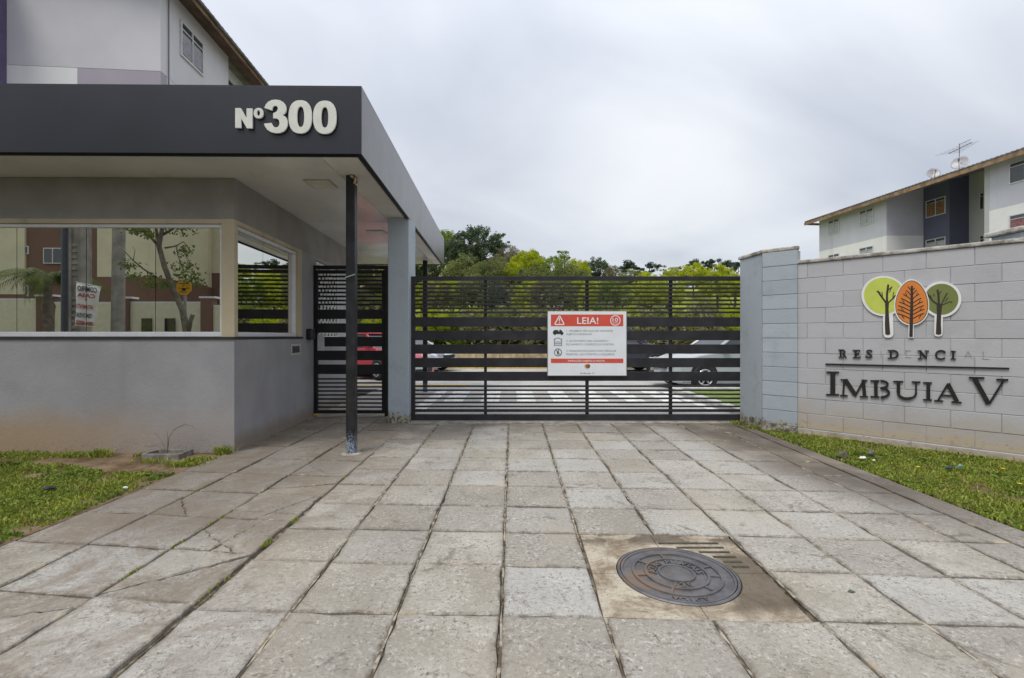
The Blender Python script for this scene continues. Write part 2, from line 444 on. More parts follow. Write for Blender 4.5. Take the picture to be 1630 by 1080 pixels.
def m_grass():
    k = NT('short_weedy_lawn_blades')
    c = k.mix(k.mr(k.noise(2.4, 5, .6), .3, .7), (.10, .16, .015), (.25, .32, .03))
    c = k.mix(k.mr(k.noise(30, 3, .7), .42, .68), c, (.40, .43, .08))
    c = k.mix(k.math('MULTIPLY', k.mr(k.noise(55, 3, .7), .60, .64), .85), c, (.36, .28, .14))
    c = k.mix(k.math('MULTIPLY', k.mr(k.noise(7, 4), .54, .66), .7), c, (.26, .20, .08))
    k.set(k.b.inputs['Base Color'], c); k.b.inputs['Roughness'].default_value = .55; k.b.inputs['Specular IOR Level'].default_value = .3
    t = k.n('ShaderNodeBsdfTranslucent'); k.set(t.inputs[0], c)
    mx = k.n('ShaderNodeMixShader'); mx.inputs[0].default_value = .3
    k.t.links.new(k.b.outputs[0], mx.inputs[1]); k.t.links.new(t.outputs[0], mx.inputs[2]); k.t.links.new(mx.outputs[0], k.t.nodes['Material Output'].inputs[0])
    return k.m
GRASS = m_grass()
BARK = simple('grey_brown_bark', (.11, .085, .06), .9, var=.35, scale=12, bump=.6, bscale=30)

# ================================================================== ground, yard, street
def sheet(name, poly, z, mat, kind='structure'):
    return struct(mesh_obj(name, [(x, y, z) for x, y in poly], [tuple(range(len(poly)))], mat), kind)
EARTH = simple('earth_and_scrub', (.17, .16, .13), .95, var=.4, scale=.5)
sheet('ground', [(-900,-900),(900,-900),(900,900),(-900,900)], -.16, EARTH)
# yard inside the gate
mb = MB().prism([(-9, 11.95), (-3.3, 11.95), (-3.3, 7.62), (3.7, 7.62), (3.85, 8.0), (3.9, 11.4), (7.5, 11.4), (7.5, 5.9), (60, 5.9), (60, 50), (17, 50), (17, 19.5), (-30, 19.5), (-30, 11.95)], -.12, -.004)  # paving widened round the right block to keep green bounce off it
struct(mb.build('yard', YARD))
struct(MB().prism([(3.9, 7.8), (7.5, 7.8), (7.5, 11.28), (3.9, 11.28)], -.12, .02).build('yard_lawn', simple('yard_lawn_green', (.14, .19, .03), .9, var=.3, scale=3)))
PAINT = simple('worn_white_road_paint', (.66, .66, .63), .7, var=.2, scale=6)
YPAINT = simple('yellow_kerb_paint', (.60, .42, .10), .7, var=.2, scale=6)
xs = [-1.37+.735*i for i in range(7)]
cw = struct(MB().box(-1.5, -1.44, 9.62, 9.64, -.0035, -.0030).build('crosswalk', PAINT))
for x in xs: MB().box(x, x+.375, 9.62, 11.45, -.003, .001).build('stripe', PAINT, cw)
ln = struct(MB().box(-1.78, -1.54, 8.35, 11.45, -.003, .001).build('yard_line', PAINT))
struct(MB().box(3.5, 3.66, 8.6, 11.3, -.003, .001).build('yard_line', PAINT))
k = MB().box(3.74, 3.9, 7.8, 11.4, -.1, .1).box(3.9, 24, 11.28, 11.4, -.1, .1)
struct(k.build('kerb', simple('pale_kerb_concrete', (.5, .49, .46), .9, var=.2), bevel=.01))
struct(MB().box(-20, -1.2, 12.85, 13.05, -.003, .001).build('yellow_line', YPAINT))
struct(MB().box(-30, 24, 19.5, 19.66, -.1, .1).build('kerb', YPAINT, bevel=.01))
BEDG = simple('beige_block_retaining_wall', (.45, .36, .22), .9, var=.3, scale=3, bump=.4, bscale=8)
# hill terrain behind
def hz(x, y):
    t = min(1, max(0, (y-20.2)/50.0)); t = t*t*(3-2*t)
    b = 1/(1+math.exp((x+2)/9.0))
    h_ = .55+t*(7.2+4.5*b)+.35*math.sin(x*.31+y*.17)*t
    cut_ = min(1, max(0, (x-17)/2))*min(1, max(0, (52-y)/6))  # hill cut away here so no green bounces onto the right block
    return h_*(1-cut_)-1.2*cut_
vs = []; fs = []; nx, ny = 64, 40
for j in range(ny+1):
    y = 20.2+130*(j/ny)**1.3
    for i in range(nx+1):
        x = -80+190*i/nx; vs.append((x, y, hz(x, y)))
for j in range(ny):
    for i in range(nx): a = j*(nx+1)+i; fs.append((a, a+1, a+nx+2, a+nx+1))
def m_hill():
    k = NT('grassy_hillside')
    c = k.mix(k.mr(k.noise(.25, 6, .65), .35, .65), (.20, .25, .03), (.38, .42, .05))
    c = k.mix(k.mr(k.noise(.12, 5, .6), .56, .64), c, (.28, .21, .13))
    c = k.mix(k.math('MULTIPLY', k.mr(k.noise(2.5, 5, .7), .5, .7), .5), c, (.05, .06, .02))
    k.bump(k.noise(3, 5), 1, .2)
    return k.done(c, .95, spec=.1)
struct(mesh_obj('hill', vs, fs, m_hill(), smooth=True))
wl = thing('retaining_wall', 'low beige block wall at the foot of the wooded hill behind the yard', 'wall', (0, 20, 0))
k = MB()
x = -30; i = 0
while x < 16:
    k.box(x+.01, x+.99, 20.0, 20.18, -.1, .22); k.box(x-.49, x+.49, 20.0, 20.18, .24, .6); x += 1.0
o = k.build('block_course', BEDG, wl, bevel=.01); o['kind'] = 'stuff'
MB().box(-30.5, 16.5, 20.02, 20.15, -.1, .59).build('wall_core', simple('dark_wall_core', (.15, .12, .08), .9), wl)

# lawns / soil bases
sheet('soil_strip', [(-9,1.0),(-3.19,1.0),(-3.17,5.6),(-9,5.6)], -.006, SOIL)
sheet('soil_strip', [(3.42,1.5),(9,1.5),(5.0,5.6),(3.9,6.75),(3.5,6.9)], -.006, SOIL)
# street behind the camera
sheet('street', [(-60,-9.0),(60,-9.0),(60,-2.0),(-60,-2.0)], -.13, ASPH)
struct(MB().box(-60, -3.2, -2.0, 1.0, -.15, -.008).build('verge', simple('verge_grass', (.09, .12, .03), .95, var=.3, scale=2)))
struct(MB().box(3.42, 60, -2.0, 1.5, -.15, -.008).build('verge', simple('verge_grass_right', (.09, .12, .03), .95, var=.3, scale=2)))
struct(MB().box(-60, 60, -10.6, -9.0, -.15, .02).build('pavement', simple('far_pavement_concrete', (.3, .29, .27), .9)))

# ================================================================== driveway tiles
drive = struct(MB().prism([(-1.53,-2.0),(3.42,-2.0),(3.42,7.0),(3.5,7.6),(-1.53,7.6)], -.14, -.021).build('driveway', JOINT))
walk = struct(MB().prism([(-3.19,-2.0),(-1.535,-2.0),(-1.535,7.6),(-1.86,7.9),(-3.2,7.9)], -.14, -.021).build('walkway', JOINT))
def tile_mesh(poly, h, rng, parent, ch=.006, mat=TILE, name='tile'):
    """worn slab with slightly ragged outline and bevelled rim"""
    pts = []
    n = len(poly)
    for i in range(n):
        a = Vector(poly[i]); b = Vector(poly[(i+1) % n]); d = b-a; L_ = d.length
        nn = Vector((d.y, -d.x))/max(L_, 1e-6)
        m_ = max(1, int(L_/.09))
        for q in range(m_):
            t = q/m_
            off = 0 if q == 0 else (rng.uniform(-.0045, .003) if rng.random() > .06 else -.011)
            pts.append(a+d*t-nn*(-off))
    c = sum(pts, Vector((0, 0)))/len(pts)
    k = len(pts)
    tx, ty = rng.uniform(-.004, .004), rng.uniform(-.005, .005)
    def zt(p): return h+(p.x-c.x)*tx*2+(p.y-c.y)*ty*2
    vs = []
    for p in pts: vs.append((p.x, p.y, -.03))
    for p in pts: vs.append((p.x, p.y, zt(p)-ch))
    for p in pts:
        q = p+(c-p).normalized()*ch*rng.uniform(.7, 1.8); vs.append((q.x, q.y, zt(q)))
    for q_ in range(k):                                   # inner ring: where the rim dirt fades out
        q = Vector((vs[2*k+q_][0], vs[2*k+q_][1])); q = q+(c-q).normalized()*min(.024, (c-q).length*.5)*rng.uniform(.5, 1.5); vs.append((q.x, q.y, zt(q)))
    fs = [tuple(range(3*k, 4*k))]
    for i in range(k):
        j = (i+1) % k
        fs += [(i, j, j+k, i+k), (i+k, j+k, j+2*k, i+2*k), (i+2*k, j+2*k, j+3*k, i+3*k)]
    o = mesh_obj(name, vs, fs, mat, parent)
    at = o.data.attributes.new('rim', 'FLOAT', 'POINT'); at.data.foreach_set('value', [1.0]*(3*k)+[0.0]*k)
    return o
cols = [-1.516, -1.048, -.542, -.05, .430, .923, 1.412, 1.875, 2.36, 2.82, 3.13]
rows = [2.24-.495*i for i in range(8, 0, -1)]+[2.24, 2.73, 3.20, 3.68, 4.17, 4.65, 5.14, 5.57, 6.04, 6.53, 7.03]
def colx(i, y): 
    x = cols[i]; return x*(1+.045*max(0, (y-2.2))/5)+.0
def rowy(y, x):
    s = -.03 if y < 2.5 else (-.045 if y < 5 else -.045*(7.1-y)/2.1)
    if x > 1.4: return y+s*x-(.02*(x-1.4) if 2 < y < 5.5 else 0)
    return y+s*x
rng = random.Random(3)
GX, GY = .008, .0046
for j in range(len(rows)-1):
    for i in range(len(cols)-1):
        if i in (4, 5) and j in (8, 9): continue            # manhole patch
        y0, y1 = rows[j], rows[j+1]
        def cr(ii, yy, sx, sy):
            yb = rowy(yy, cols[ii]); return (colx(ii, yb)+sx*GX*rng.uniform(.7, 1.3), yb+sy*GY*rng.uniform(.6, 1.6))
        poly = [cr(i, y0, 1, 1), cr(i+1, y0, -1, 1), cr(i+1, y1, -1, -1), cr(i, y1, 1, -1)]
        tile_mesh(poly, rng.uniform(-.003, .003), rng, drive)
# last strip towards the gate sill
for i in range(len(cols)-1):
    a = colx(i, 7)+GX; b = colx(i+1, 7)-GX
    tile_mesh([(a, 7.04), (b, 7.04), (b, 7.2), (a, 7.2)], -.002, rng, drive)
# border beam along the grass
yb = -2.0
while yb < 6.9:
    y2 = min(yb+1.6, 7.0)
    tile_mesh([(colx(10, yb)+.012, yb+.004), (3.41, yb+.004), (3.41, y2-.004), (colx(10, y2)+.012, y2-.004)], .002, rng, drive, name='border_slab')
    yb = y2
# longitudinal mortar ribbons in the wide joints
for i in range(1, len(cols)-1):
    vsR = []; fsR = []
    y = -1.5; kk = 0
    while y < 7.1:
        if i == 5 and 2.2 < y < 3.2: y += .12; kk = 0; continue
        x = colx(i, y); wv = rng.uniform(.002, .0085)*(1 if mn.noise(Vector((i*3.7, y*1.9, 0))) > -.18 else .15); xo = rng.uniform(-.003, .003)
        vsR += [(x-wv+xo, y, -.004+rng.uniform(-.003, .001)), (x+wv+xo, y, -.004+rng.uniform(-.003, .001))]
        if kk: n_ = len(vsR); fsR.append((n_-4, n_-3, n_-1, n_-2))
        kk = 1; y += .06
    mesh_obj('mortar_joint', vsR, fsR, MORTAR, drive)
# manhole patch: four poured quarters
pp = [[(.445, 3.165), (.925, 3.15), (1.40, 3.12)], [(.44, 2.70), (.925, 2.70), (1.392, 2.68)], [(.422, 2.225), (.92, 2.20), (1.372, 2.185)]]
MHC = Vector((.905, 2.64)); MHR = .312
def quarter(a, b, c, d):
    poly = [Vector(a), Vector(b), Vector(c), Vector(d)]
    return poly
for r_ in range(2):
    for c_ in range(2):
        q = [pp[r_+1][c_], pp[r_+1][c_+1], pp[r_][c_+1], pp[r_][c_]]
        cc = Vector((sum(p[0] for p in q)/4, sum(p[1] for p in q)/4))
        q = [Vector(p)+(cc-Vector(p)).normalized()*.004 for p in q]
        # cut the round hole out of each quarter
        inner = {(0,0): 1, (0,1): 0, (1,0): 2, (1,1): 3}[(r_, c_)]
        sgn = [(-1,1),(1,1),(-1,-1),(1,-1)][r_*2+c_]
        ang0 = {(-1,1): 180, (1,1): 0, (-1,-1): 180, (1,-1): 0}[sgn]
        a_edge = []
        N_ = 12
        if sgn == (-1, 1): rng_a = (180, 90)
        elif sgn == (1, 1): rng_a = (90, 0)
        elif sgn == (1, -1): rng_a = (0, -90)
        else: rng_a = (270, 180)
        for t in range(N_+1):
            a = rad(rng_a[0]+(rng_a[1]-rng_a[0])*t/N_); a_edge.append(Vector((MHC.x+(MHR+.012)*math.cos(a)+.002*sgn[0], MHC.y+(MHR+.012)*math.sin(a)+.002*sgn[1])))
        if sgn == (-1, 1):   outl = [Vector((q[0].x, a_edge[0].y))]+a_edge+[Vector((a_edge[-1].x, q[3].y if False else q[2].y)), q[3]]
        elif sgn == (1, 1):  outl = [Vector((a_edge[0].x, q[3].y))]+a_edge+[Vector((q[1].x, a_edge[-1].y)), q[2]]
        elif sgn == (1, -1): outl = [Vector((q[2].x, a_edge[0].y))]+a_edge+[Vector((a_edge[-1].x, q[0].y)), q[1]]
        else:                outl = [Vector((a_edge[0].x, q[1].y))]+a_edge+[Vector((q[3].x, a_edge[-1].y)), q[0]]
        k = MB().prism([(p.x, p.y) for p in outl], -.03, -.001)
        recalc(k.build('patch_slab', PATCH, drive))
# dark strips marking the grooves in the patch behind the cover
GROOVE = simple('dark_groove_strip', (.055, .048, .03), .95, var=.4, scale=20)
for i in range(6):
    y = 3.02-.062*i
    x0 = 1.02+.030*i+.02*(i > 2); x1 = 1.235+.008*i
    dx = math.sqrt(max(0, (MHR+.02)**2-(y-MHC.y)**2)) if abs(y-MHC.y) < MHR+.02 else 0
    x0 = max(x0-.1*(i < 2), MHC.x+dx+.012)
    if x1-x0 > .03: MB().box(x0, x1+.06, y-.011, y+.011, -.003, .0018).build('groove', GROOVE, drive)
# manhole cover
IRON = NT('rust_stained_cast_iron')
_c = IRON.mix(IRON.mr(IRON.noise(9, 5, .6), .35, .65), (.095, .092, .095), (.15, .145, .15))
_x, _y, _z = IRON.xyz()
_r = IRON.math('MULTIPLY', IRON.mr(IRON.noise(5, 5, .65), .42, .62), IRON.mr(_x, 1.05, .7))
_c = IRON.mix(IRON.math('MULTIPLY', _r, .7), _c, (.22, .145, .09))
IRON.bump(IRON.noise(70, 4), .35, .004); IRON = IRON.done(_c, .42, .35, spec=.5)
mh = thing('manhole_cover', 'round cast iron storm drain cover with raised lettering set in the driveway', 'manhole cover', (MHC.x, MHC.y, 0))
c3 = (MHC.x, MHC.y, 0)
k = MB().lathe([(MHR+.009, -.03), (MHR+.009, .0), (MHR+.004, .004), (MHR-.006, .004), (MHR-.008, -.006)], c3, 64); k.build('outer_frame', IRON, mh, smooth=False)
R = MHR-.011
k = MB().lathe([(R, -.02), (R, .003), (R-.012, .003), (R-.014, -.003), (R*.80, -.003), (R*.795, .004), (R*.75, .004), (R*.745, -.004), (R*.575, -.004), (R*.57, .004), (R*.53, .004), (R*.525, -.004),
                 (R*.33, -.004), (R*.325, .005), (R*.285, .005), (R*.28, .0), (R*.12, .003), (0.0001, .0035)], c3, 64)
k.build('lid', IRON, mh)
for a in (95, 140, 185, 245, 305, 20, 350 ):
    k = MB(); d = Vector((math.cos(rad(a)), math.sin(rad(a)), 0)); n_ = Vector((-d.y, d.x, 0))
    k.fbox(c3, d, n_, (0,0,1), R*.575, R*.745, -.006, .006, -.004, .0032)
    k.build('rib', IRON, mh)
def arc_text(txt, r, a0, a1, size, up=1, bold=.001):
    n = len(txt)
    for i, ch in enumerate(txt):
        if ch == ' ': continue
        a = rad(a0+(a1-a0)*i/(n-1))
        d = Vector((math.cos(a), math.sin(a), 0))
        v = d*up; u = Vector((v.y, -v.x, 0))
        org = Vector(c3)+d*r+Vector((0,0,.0005))
        text(ch, size, org, u, v, IRON, mh, bold=bold, align='CENTER', extrude=.0035, name='letter')
arc_text('AGUAS PLUVIAIS', R*.36, 172, 2, .060)
arc_text('125', R*.50, 248, 282, .062, -1)
arc_text('VOIGT', R*.955, 250, 282, .05, -1)

# walkway tiles (some cracked)
wc = [-3.18, -2.655, -2.09, -1.545]
wr = [2.36-.56*i for i in range(7, 0, -1)]+[2.36, 2.90, 3.41, 3.95, 4.47, 5.03, 5.58, 6.12, 6.66, 7.20, 7.75]
def wy(y, x): return y-.115*(x+1.55)*(1 if y < 6 else (7.9-y)/1.9)-.02
def cut(poly, a, b, gap=.004):
    """split a convex polygon along a line through a and b"""
    a, b = Vector(a), Vector(b); n = Vector(((b-a).y, -(b-a).x)).normalized(); res = []
    for s in (1, -1):
        outp = []
        for i in range(len(poly)):
            p, q = Vector(poly[i]), Vector(poly[(i+1) % len(poly)])
            dp, dq = (p-a).dot(n)*s-gap, (q-a).dot(n)*s-gap
            if dp >= 0: outp.append(p)
            if dp*dq < 0: outp.append(p+(q-p)*(dp/(dp-dq)))
        on = [i for i, p in enumerate(outp) if abs((p-a).dot(n)*s-gap) < 1e-6]
        for i in on:
            j = (i+1) % len(outp)
            if j in on:                                   # the broken edge: make it ragged, alike on both pieces
                p, q = outp[i], outp[j]; L_ = (q-p).length; m_ = max(2, int(L_/.03)); dd = (b-a).normalized(); ins = []
                for t in range(1, m_):
                    c_ = p+(q-p)*t/m_; w_ = round((c_-a).dot(dd)/.03)
                    ins.append(c_+n*.016*mn.noise(Vector((w_*.37, a.x*9, a.y*7)))+n*.006*math.sin(w_*2.3))
                outp = outp[:i+1]+ins+outp[i+1:]; break
        if len(outp) > 2: res.append([(p.x, p.y) for p in outp])
    return res
cracks = {(2, 8): [((-2.1, 3.25), (-1.5, 2.75)), ((-1.9, 2.6), (-1.75, 3.4))], (2, 9): [((-2.0, 3.1), (-1.6, 3.9)), ((-2.1, 3.6), (-1.5, 3.5))],
          (1, 9): [((-2.7, 3.9), (-2.2, 3.3))], (2, 7): [((-2.1, 2.4), (-1.5, 2.9))], (2, 11): [((-2.1, 4.9), (-1.6, 4.4))],
          (0, 6): [((-3.2, 2.3), (-2.6, 1.9))], (1, 6): [((-2.7, 2.1), (-2.0, 2.35))], (2, 10): [((-2.1, 4.1), (-1.5, 4.25))], (2, 12): [((-1.9, 4.8), (-1.7, 5.6))]}
for j in range(len(wr)-1):
    for i in range(3):
        def cw_(ii, yy, sx, sy): return (wc[ii]+sx*.009*rng.uniform(.6, 1.3), wy(yy, wc[ii])+sy*.007*rng.uniform(.5, 1.6))
        poly = [cw_(i, wr[j], 1, 1), cw_(i+1, wr[j], -1, 1), cw_(i+1, wr[j+1], -1, -1), cw_(i, wr[j+1], 1, -1)]
        pcs = [poly]
        for (a, b) in cracks.get((i, j), []):
            new = []
            for p_ in pcs: new += cut(p_, a, b, .003)
            pcs = new
        for p_ in pcs: tile_mesh(p_, rng.uniform(-.004, .004), rng, walk)
struct(MB().prism([(-3.25, 7.65), (-1.85, 7.65), (-1.85, 8.3), (-3.25, 8.3)], -.05, -.002).build('threshold', simple('threshold_concrete', (.3, .27, .22), .9, var=.25, scale=4, bump=.3)))
struct(MB().prism([(-3.25, 8.3), (-1.85, 8.3), (-3.3+1.45, 11.9), (-3.3, 11.9)], -.05, -.001).build('inner_path', simple('inner_path_concrete', (.36, .345, .32), .9, var=.15, scale=4, bump=.3)))
sill = struct(MB().box(-1.55, 3.55, 7.2, 7.62, -.05, .004).build('gate_sill', simple('gate_sill_concrete', (.33, .30, .25), .9, var=.4, scale=8, bump=.5)))
MB().box(-1.6, 3.5, 7.34, 7.37, .004, .018).build('gate_track', simple('galvanised_track', (.42, .42, .42), .5, .4), sill)

# ================================================================== guardhouse with canopy
gh = thing('guardhouse', 'single storey grey stucco guardhouse with dark canopy over the pedestrian entrance', 'guardhouse', (-5, 5.4, 0))
def side_x(y): return -3.12-.049*(y-5.4)
FP = [(-9.5, 5.32), (-3.12, 5.40), (side_x(10.2), 10.2), (-9.5, 10.2)]
k = MB()
k.prism(FP, -.1, 1.268)
front_low = k.build('wall', STUCCO, gh)
# split materials: side faces use the same stucco in a slightly darker colour
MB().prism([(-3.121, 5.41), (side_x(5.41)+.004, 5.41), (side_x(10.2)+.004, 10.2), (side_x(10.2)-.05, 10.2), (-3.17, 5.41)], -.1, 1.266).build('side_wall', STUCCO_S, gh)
MB().prism(FP, 2.62, 3.078).build('upper_wall', simple('grey_brown_upper_wall', (.255, .236, .222), .85, var=.1, scale=3, bump=.4, bscale=45), gh)
# behind the ribbon windows: solid beyond the opening, block inside coloured near-black as an unlit room
MB().prism([(-9.4, 5.75), (-3.45, 5.80), (-3.5, 7.3), (-9.4, 7.3)], 1.268, 2.62).build('room_dark_block', simple('unlit_room_black', (.01, .01, .01), .9), gh)
MB().prism([(-4.6, 7.366), (side_x(7.366), 7.366), (side_x(7.93), 7.93), (-4.6, 7.93)], 1.268, 2.62).build('side_wall', STUCCO_S, gh)
MB().prism([(-9.5, 9.12), (side_x(9.12), 9.12), (side_x(10.2), 10.2), (-9.5, 10.2)], 1.268, 2.62).build('side_wall', simple('pale_inner_wall', (.42, .42, .44), .8, bump=.3), gh)
MB().prism([(-4.6, 7.93), (-3.6, 7.93), (-3.6, 9.12), (-4.6, 9.12)], 1.268, 2.62).build('room_dark_block', simple('unlit_side_room_black', (.008, .008, .008), .9), gh)  # near-black block carries the darkness of the unlit room in its colour
MB().prism([(-3.6, 7.93), (side_x(7.93), 7.93), (side_x(9.12), 9.12), (-3.6, 9.12)], 2.56, 2.62).build('lintel', STUCCO_S, gh)
# sill line
MB().prism([(-9.5, 5.30), (-3.105, 5.385), (side_x(7.366)+.016, 7.366), (side_x(7.366)-.06, 7.366), (-3.2, 5.46), (-9.5, 5.40)], 1.2685, 1.296).build('sill', DARK, gh)
# beige surround: corner pier, jamb, lintel strip
MB().prism([(-3.265, 5.402), (-3.122, 5.404), (side_x(5.48)-.002, 5.48), (-3.265, 5.62)], 1.2965, 2.57).build('corner_pier', BEIGE, gh)
MB().prism([(side_x(7.21)-.002, 7.212), (side_x(7.366)-.002, 7.365), (-3.36, 7.365), (-3.36, 7.212)], 1.2965, 2.57).build('jamb', BEIGE, gh)
MB().prism([(-9.5, 5.322), (-3.122, 5.402), (side_x(7.366)-.002, 7.365), (-3.36, 7.365), (-3.3, 5.6), (-9.5, 5.6)], 2.57, 2.6195).build('lintel_strip', BEIGE, gh)
# front ribbon window
ft = lambda x: 5.4+.0125*(x+3.12)
fw = thing  # (name reuse guard)
fr = MB()
fx0, fx1 = -9.45, -3.267
def fbar(xa, xb, z0, z1, d0=.03, d1=.09):
    return [(xa, ft(xa)+d0), (xb, ft(xb)+d0), (xb, ft(xb)+d1), (xa, ft(xa)+d1)]
fr.prism(fbar(fx0, fx1, 0, 0), 1.297, 1.352); fr.prism(fbar(fx0, fx1, 0, 0), 2.53, 2.569)
fr.prism(fbar(fx1-.034, fx1, 0, 0), 1.3525, 2.5295)
wf = fr.build('window_frame', ALU, gh, bevel=.004)
edges = [fx1-.034]+[(q-815)/765*5.45 for q in (248.3, 139.5, 30.7, -78, -187, -296, -405, -514)]
for a, b in zip(edges[1:], edges[:-1]):
    MB().prism(fbar(a+.003, b-.003, 0, 0, .055, .063), 1.3525, 2.5295).build('pane', GLASS, wf)
# side window
sf = MB()
def sbar(ya, yb, d0=.03, d1=.09): return [(side_x(ya)-d0, ya), (side_x(yb)-d0, yb), (side_x(yb)-d1, yb), (side_x(ya)-d1, ya)]
sf.prism(sbar(5.482, 7.21), 1.297, 1.352); sf.prism(sbar(5.482, 7.21), 2.53, 2.569)
sf.prism(sbar(5.482, 5.52), 1.3525, 2.5295); sf.prism(sbar(7.165, 7.21), 1.3525, 2.5295)
swf = sf.build('window_frame', ALU, gh, bevel=.004)
for a, b in ((5.521, 6.24), (6.246, 7.164)):
    MB().prism(sbar(a, b, .075, .083), 1.3525, 2.5295).build('pane', GLASS, swf)
# window with white scissor grille behind the pedestrian gate
sg = MB()
for (a, b, z0, z1) in ((7.95, 9.1, 2.50, 2.54), (7.95, 9.1, 1.27, 1.31), (7.95, 7.99, 1.31, 2.5), (9.06, 9.1, 1.31, 2.5)):
    sg.prism(sbar(a, b, -.01, .03), z0, z1)
gf = sg.build('window_frame', simple('white_grille_frame', (.7, .7, .66), .5), gh)
gr = MB()
ny_ = 6
for i in range(ny_):
    ya = 7.99+i*1.07/ny_; yb = ya+1.07/ny_
    for j in range(6):
        za = 1.31+j*.198; zb = za+.198
        for (p, q) in (((ya, za), (yb, zb)), ((ya, zb), (yb, za))):
            a = Vector((side_x(p[0])-.02, p[0], p[1])); b = Vector((side_x(q[0])-.02, q[0], q[1]))
            gr.tube([a, b], .016, 4)
gr.build('scissor_grille', simple('white_scissor_grille', (.75, .75, .72), .5), gf)
# vent / letter slot below side window and intercom
MB().prism(sbar(6.93, 7.30, -.006, .02), 1.03, 1.19).build('slot_frame', simple('pale_slot_mortar', (.42, .41, .39), .9, var=.3, scale=20, bump=.5), gh)
MB().prism(sbar(6.98, 7.24, -.012, .0), 1.06, 1.16).build('letter_slot', simple('grey_metal_slot', (.10, .10, .10), .4, .5), gh)
MB().box(-3.24, -3.13, 7.52, 7.66, 1.25, 1.42).build('intercom', simple('black_intercom_plastic', (.012, .012, .012), .35), gh, bevel=.02, label='black box intercom on the side wall')
# canopy
can = MB()
FC = (-1.456, 4.65)
def cedge(y): return -1.456-.0312*(y-4.65)
# fascia: front and right side cladding sheets
TH = .03
ftop, fbot = 3.713, 3.065
def yfr(x): return 4.65+.0137*(x+1.456)
core = MB().prism([(-9.5, yfr(-9.5)+.04), (-1.5, 4.69), (cedge(11.88)-.04, 11.88), (-9.5, 11.88)], 3.10, 3.69).build('canopy', simple('dark_canopy_core', (.03, .03, .035), .8), gh)
def fas(xa, xb, name='cladding_panel'):
    MB().prism([(xa, yfr(xa)), (xb, yfr(xb)), (xb, yfr(xb)+TH), (xa, yfr(xa)+TH)], fbot, ftop).build(name, ACM, core, bevel=.003)
xl = [-9.5, -6.6, -1.456]
for a, b in zip(xl[:-1], xl[1:]): fas(a+.001, b-.001)
for a, b in ((4.65, 8.25), (8.25, 11.92)):
    MB().prism([(cedge(a)-TH, a+.032 if a < 5 else a+.001), (cedge(a), a+.001), (cedge(b), b-.001), (cedge(b)-TH, b-.001)], fbot, ftop).build('cladding_panel', ACM, core, bevel=.003)
MB().prism([(-9.5, 11.89), (cedge(11.9)-TH-.002, 11.89), (cedge(11.9)-TH-.002, 11.92), (-9.5, 11.92)], fbot, ftop).build('cladding_panel', ACM, core)
MB().prism([(-9.5, yfr(-9.5)+.002), (-1.457, 4.652), (cedge(11.9)-.001, 11.9), (cedge(11.9)-.06, 11.9), (-1.53, 4.70), (-9.5, yfr(-9.5)+.05)], ftop, ftop+.012).build('cap_flashing', ACM, core)
MB().prism([(-9.5, yfr(-9.5)+.033), (-1.49, 4.683), (cedge(11.85)-.033, 11.85), (cedge(11.85)-.05, 11.85), (-1.51, 4.70), (-9.5, yfr(-9.5)+.05)], 3.05, 3.078).build('drip_edge', simple('black_drip_edge', (.01, .01, .01), .5), core)
ys = [4.70, 7.44, 10.2, 11.86]; xsf = [-9.4, -6.8, -4.35, -1.9]
for j in range(3):
    for i in range(3):
        MB().box(xsf[i]+.003, xsf[i+1]-.003, ys[j]+.003, ys[j+1]-.003, 3.082, 3.098).build('soffit_panel', SOFFIT, core)
    MB().prism([(-1.897, ys[j]+.003), (cedge(ys[j])-.055, ys[j]+.003), (cedge(ys[j+1])-.055, ys[j+1]-.003), (-1.897, ys[j+1]-.003)], 3.082, 3.098).build('soffit_panel', SOFFIT_OLD, core)
LP = simple('frosted_light_panel', (.60, .57, .48), .5); LF = simple('light_panel_trim', (.36, .34, .29), .5)
for (x, y) in ((-2.37, 5.44), (-2.45, 8.05), (-2.45, 10.3)):
    f_ = MB().box(x, x+.3, y, y+.3, 3.072, 3.081).build('light_panel', LF, core)
    MB().box(x+.02, x+.28, y+.02, y+.28, 3.068, 3.0715).build('diffuser', LP, f_)
# posts
MB().box(-1.835, -1.735, 5.30, 5.40, .0, 3.081).build('post', POST, gh, bevel=.008, label='black square post with chipped paint at its foot, in front of the pedestrian gate')
MB().lathe([(.12, -.004), (.10, .006), (.07, .010), (.001, .010)], (-1.785, 5.35, 0), 14).build('post_footing', simple('cement_splash', (.34, .30, .24), .95, var=.3, scale=12, bump=.6), gh)
MB().tube([(-1.77, 5.29, 3.07), (-1.72, 5.28, 3.03), (-1.73, 5.285, 2.99), (-1.70, 5.29, 2.97)], .016, 5).build('torn_sealant', simple('yellowed_sealant', (.42, .34, .2), .8, var=.5, scale=40), gh)
MB().tube([(-1.838, 5.297, 1.95), (-1.79, 5.295, 1.965), (-1.732, 5.297, 1.985)], .004, 4).build('wire_tie', simple('pale_wire', (.6, .6, .6), .4), gh)
MB().box(-2.09, -1.99, 11.25, 11.35, 0, 3.081).build('post', POST, gh, bevel=.008, label='far black post of the canopy, seen through the gate')
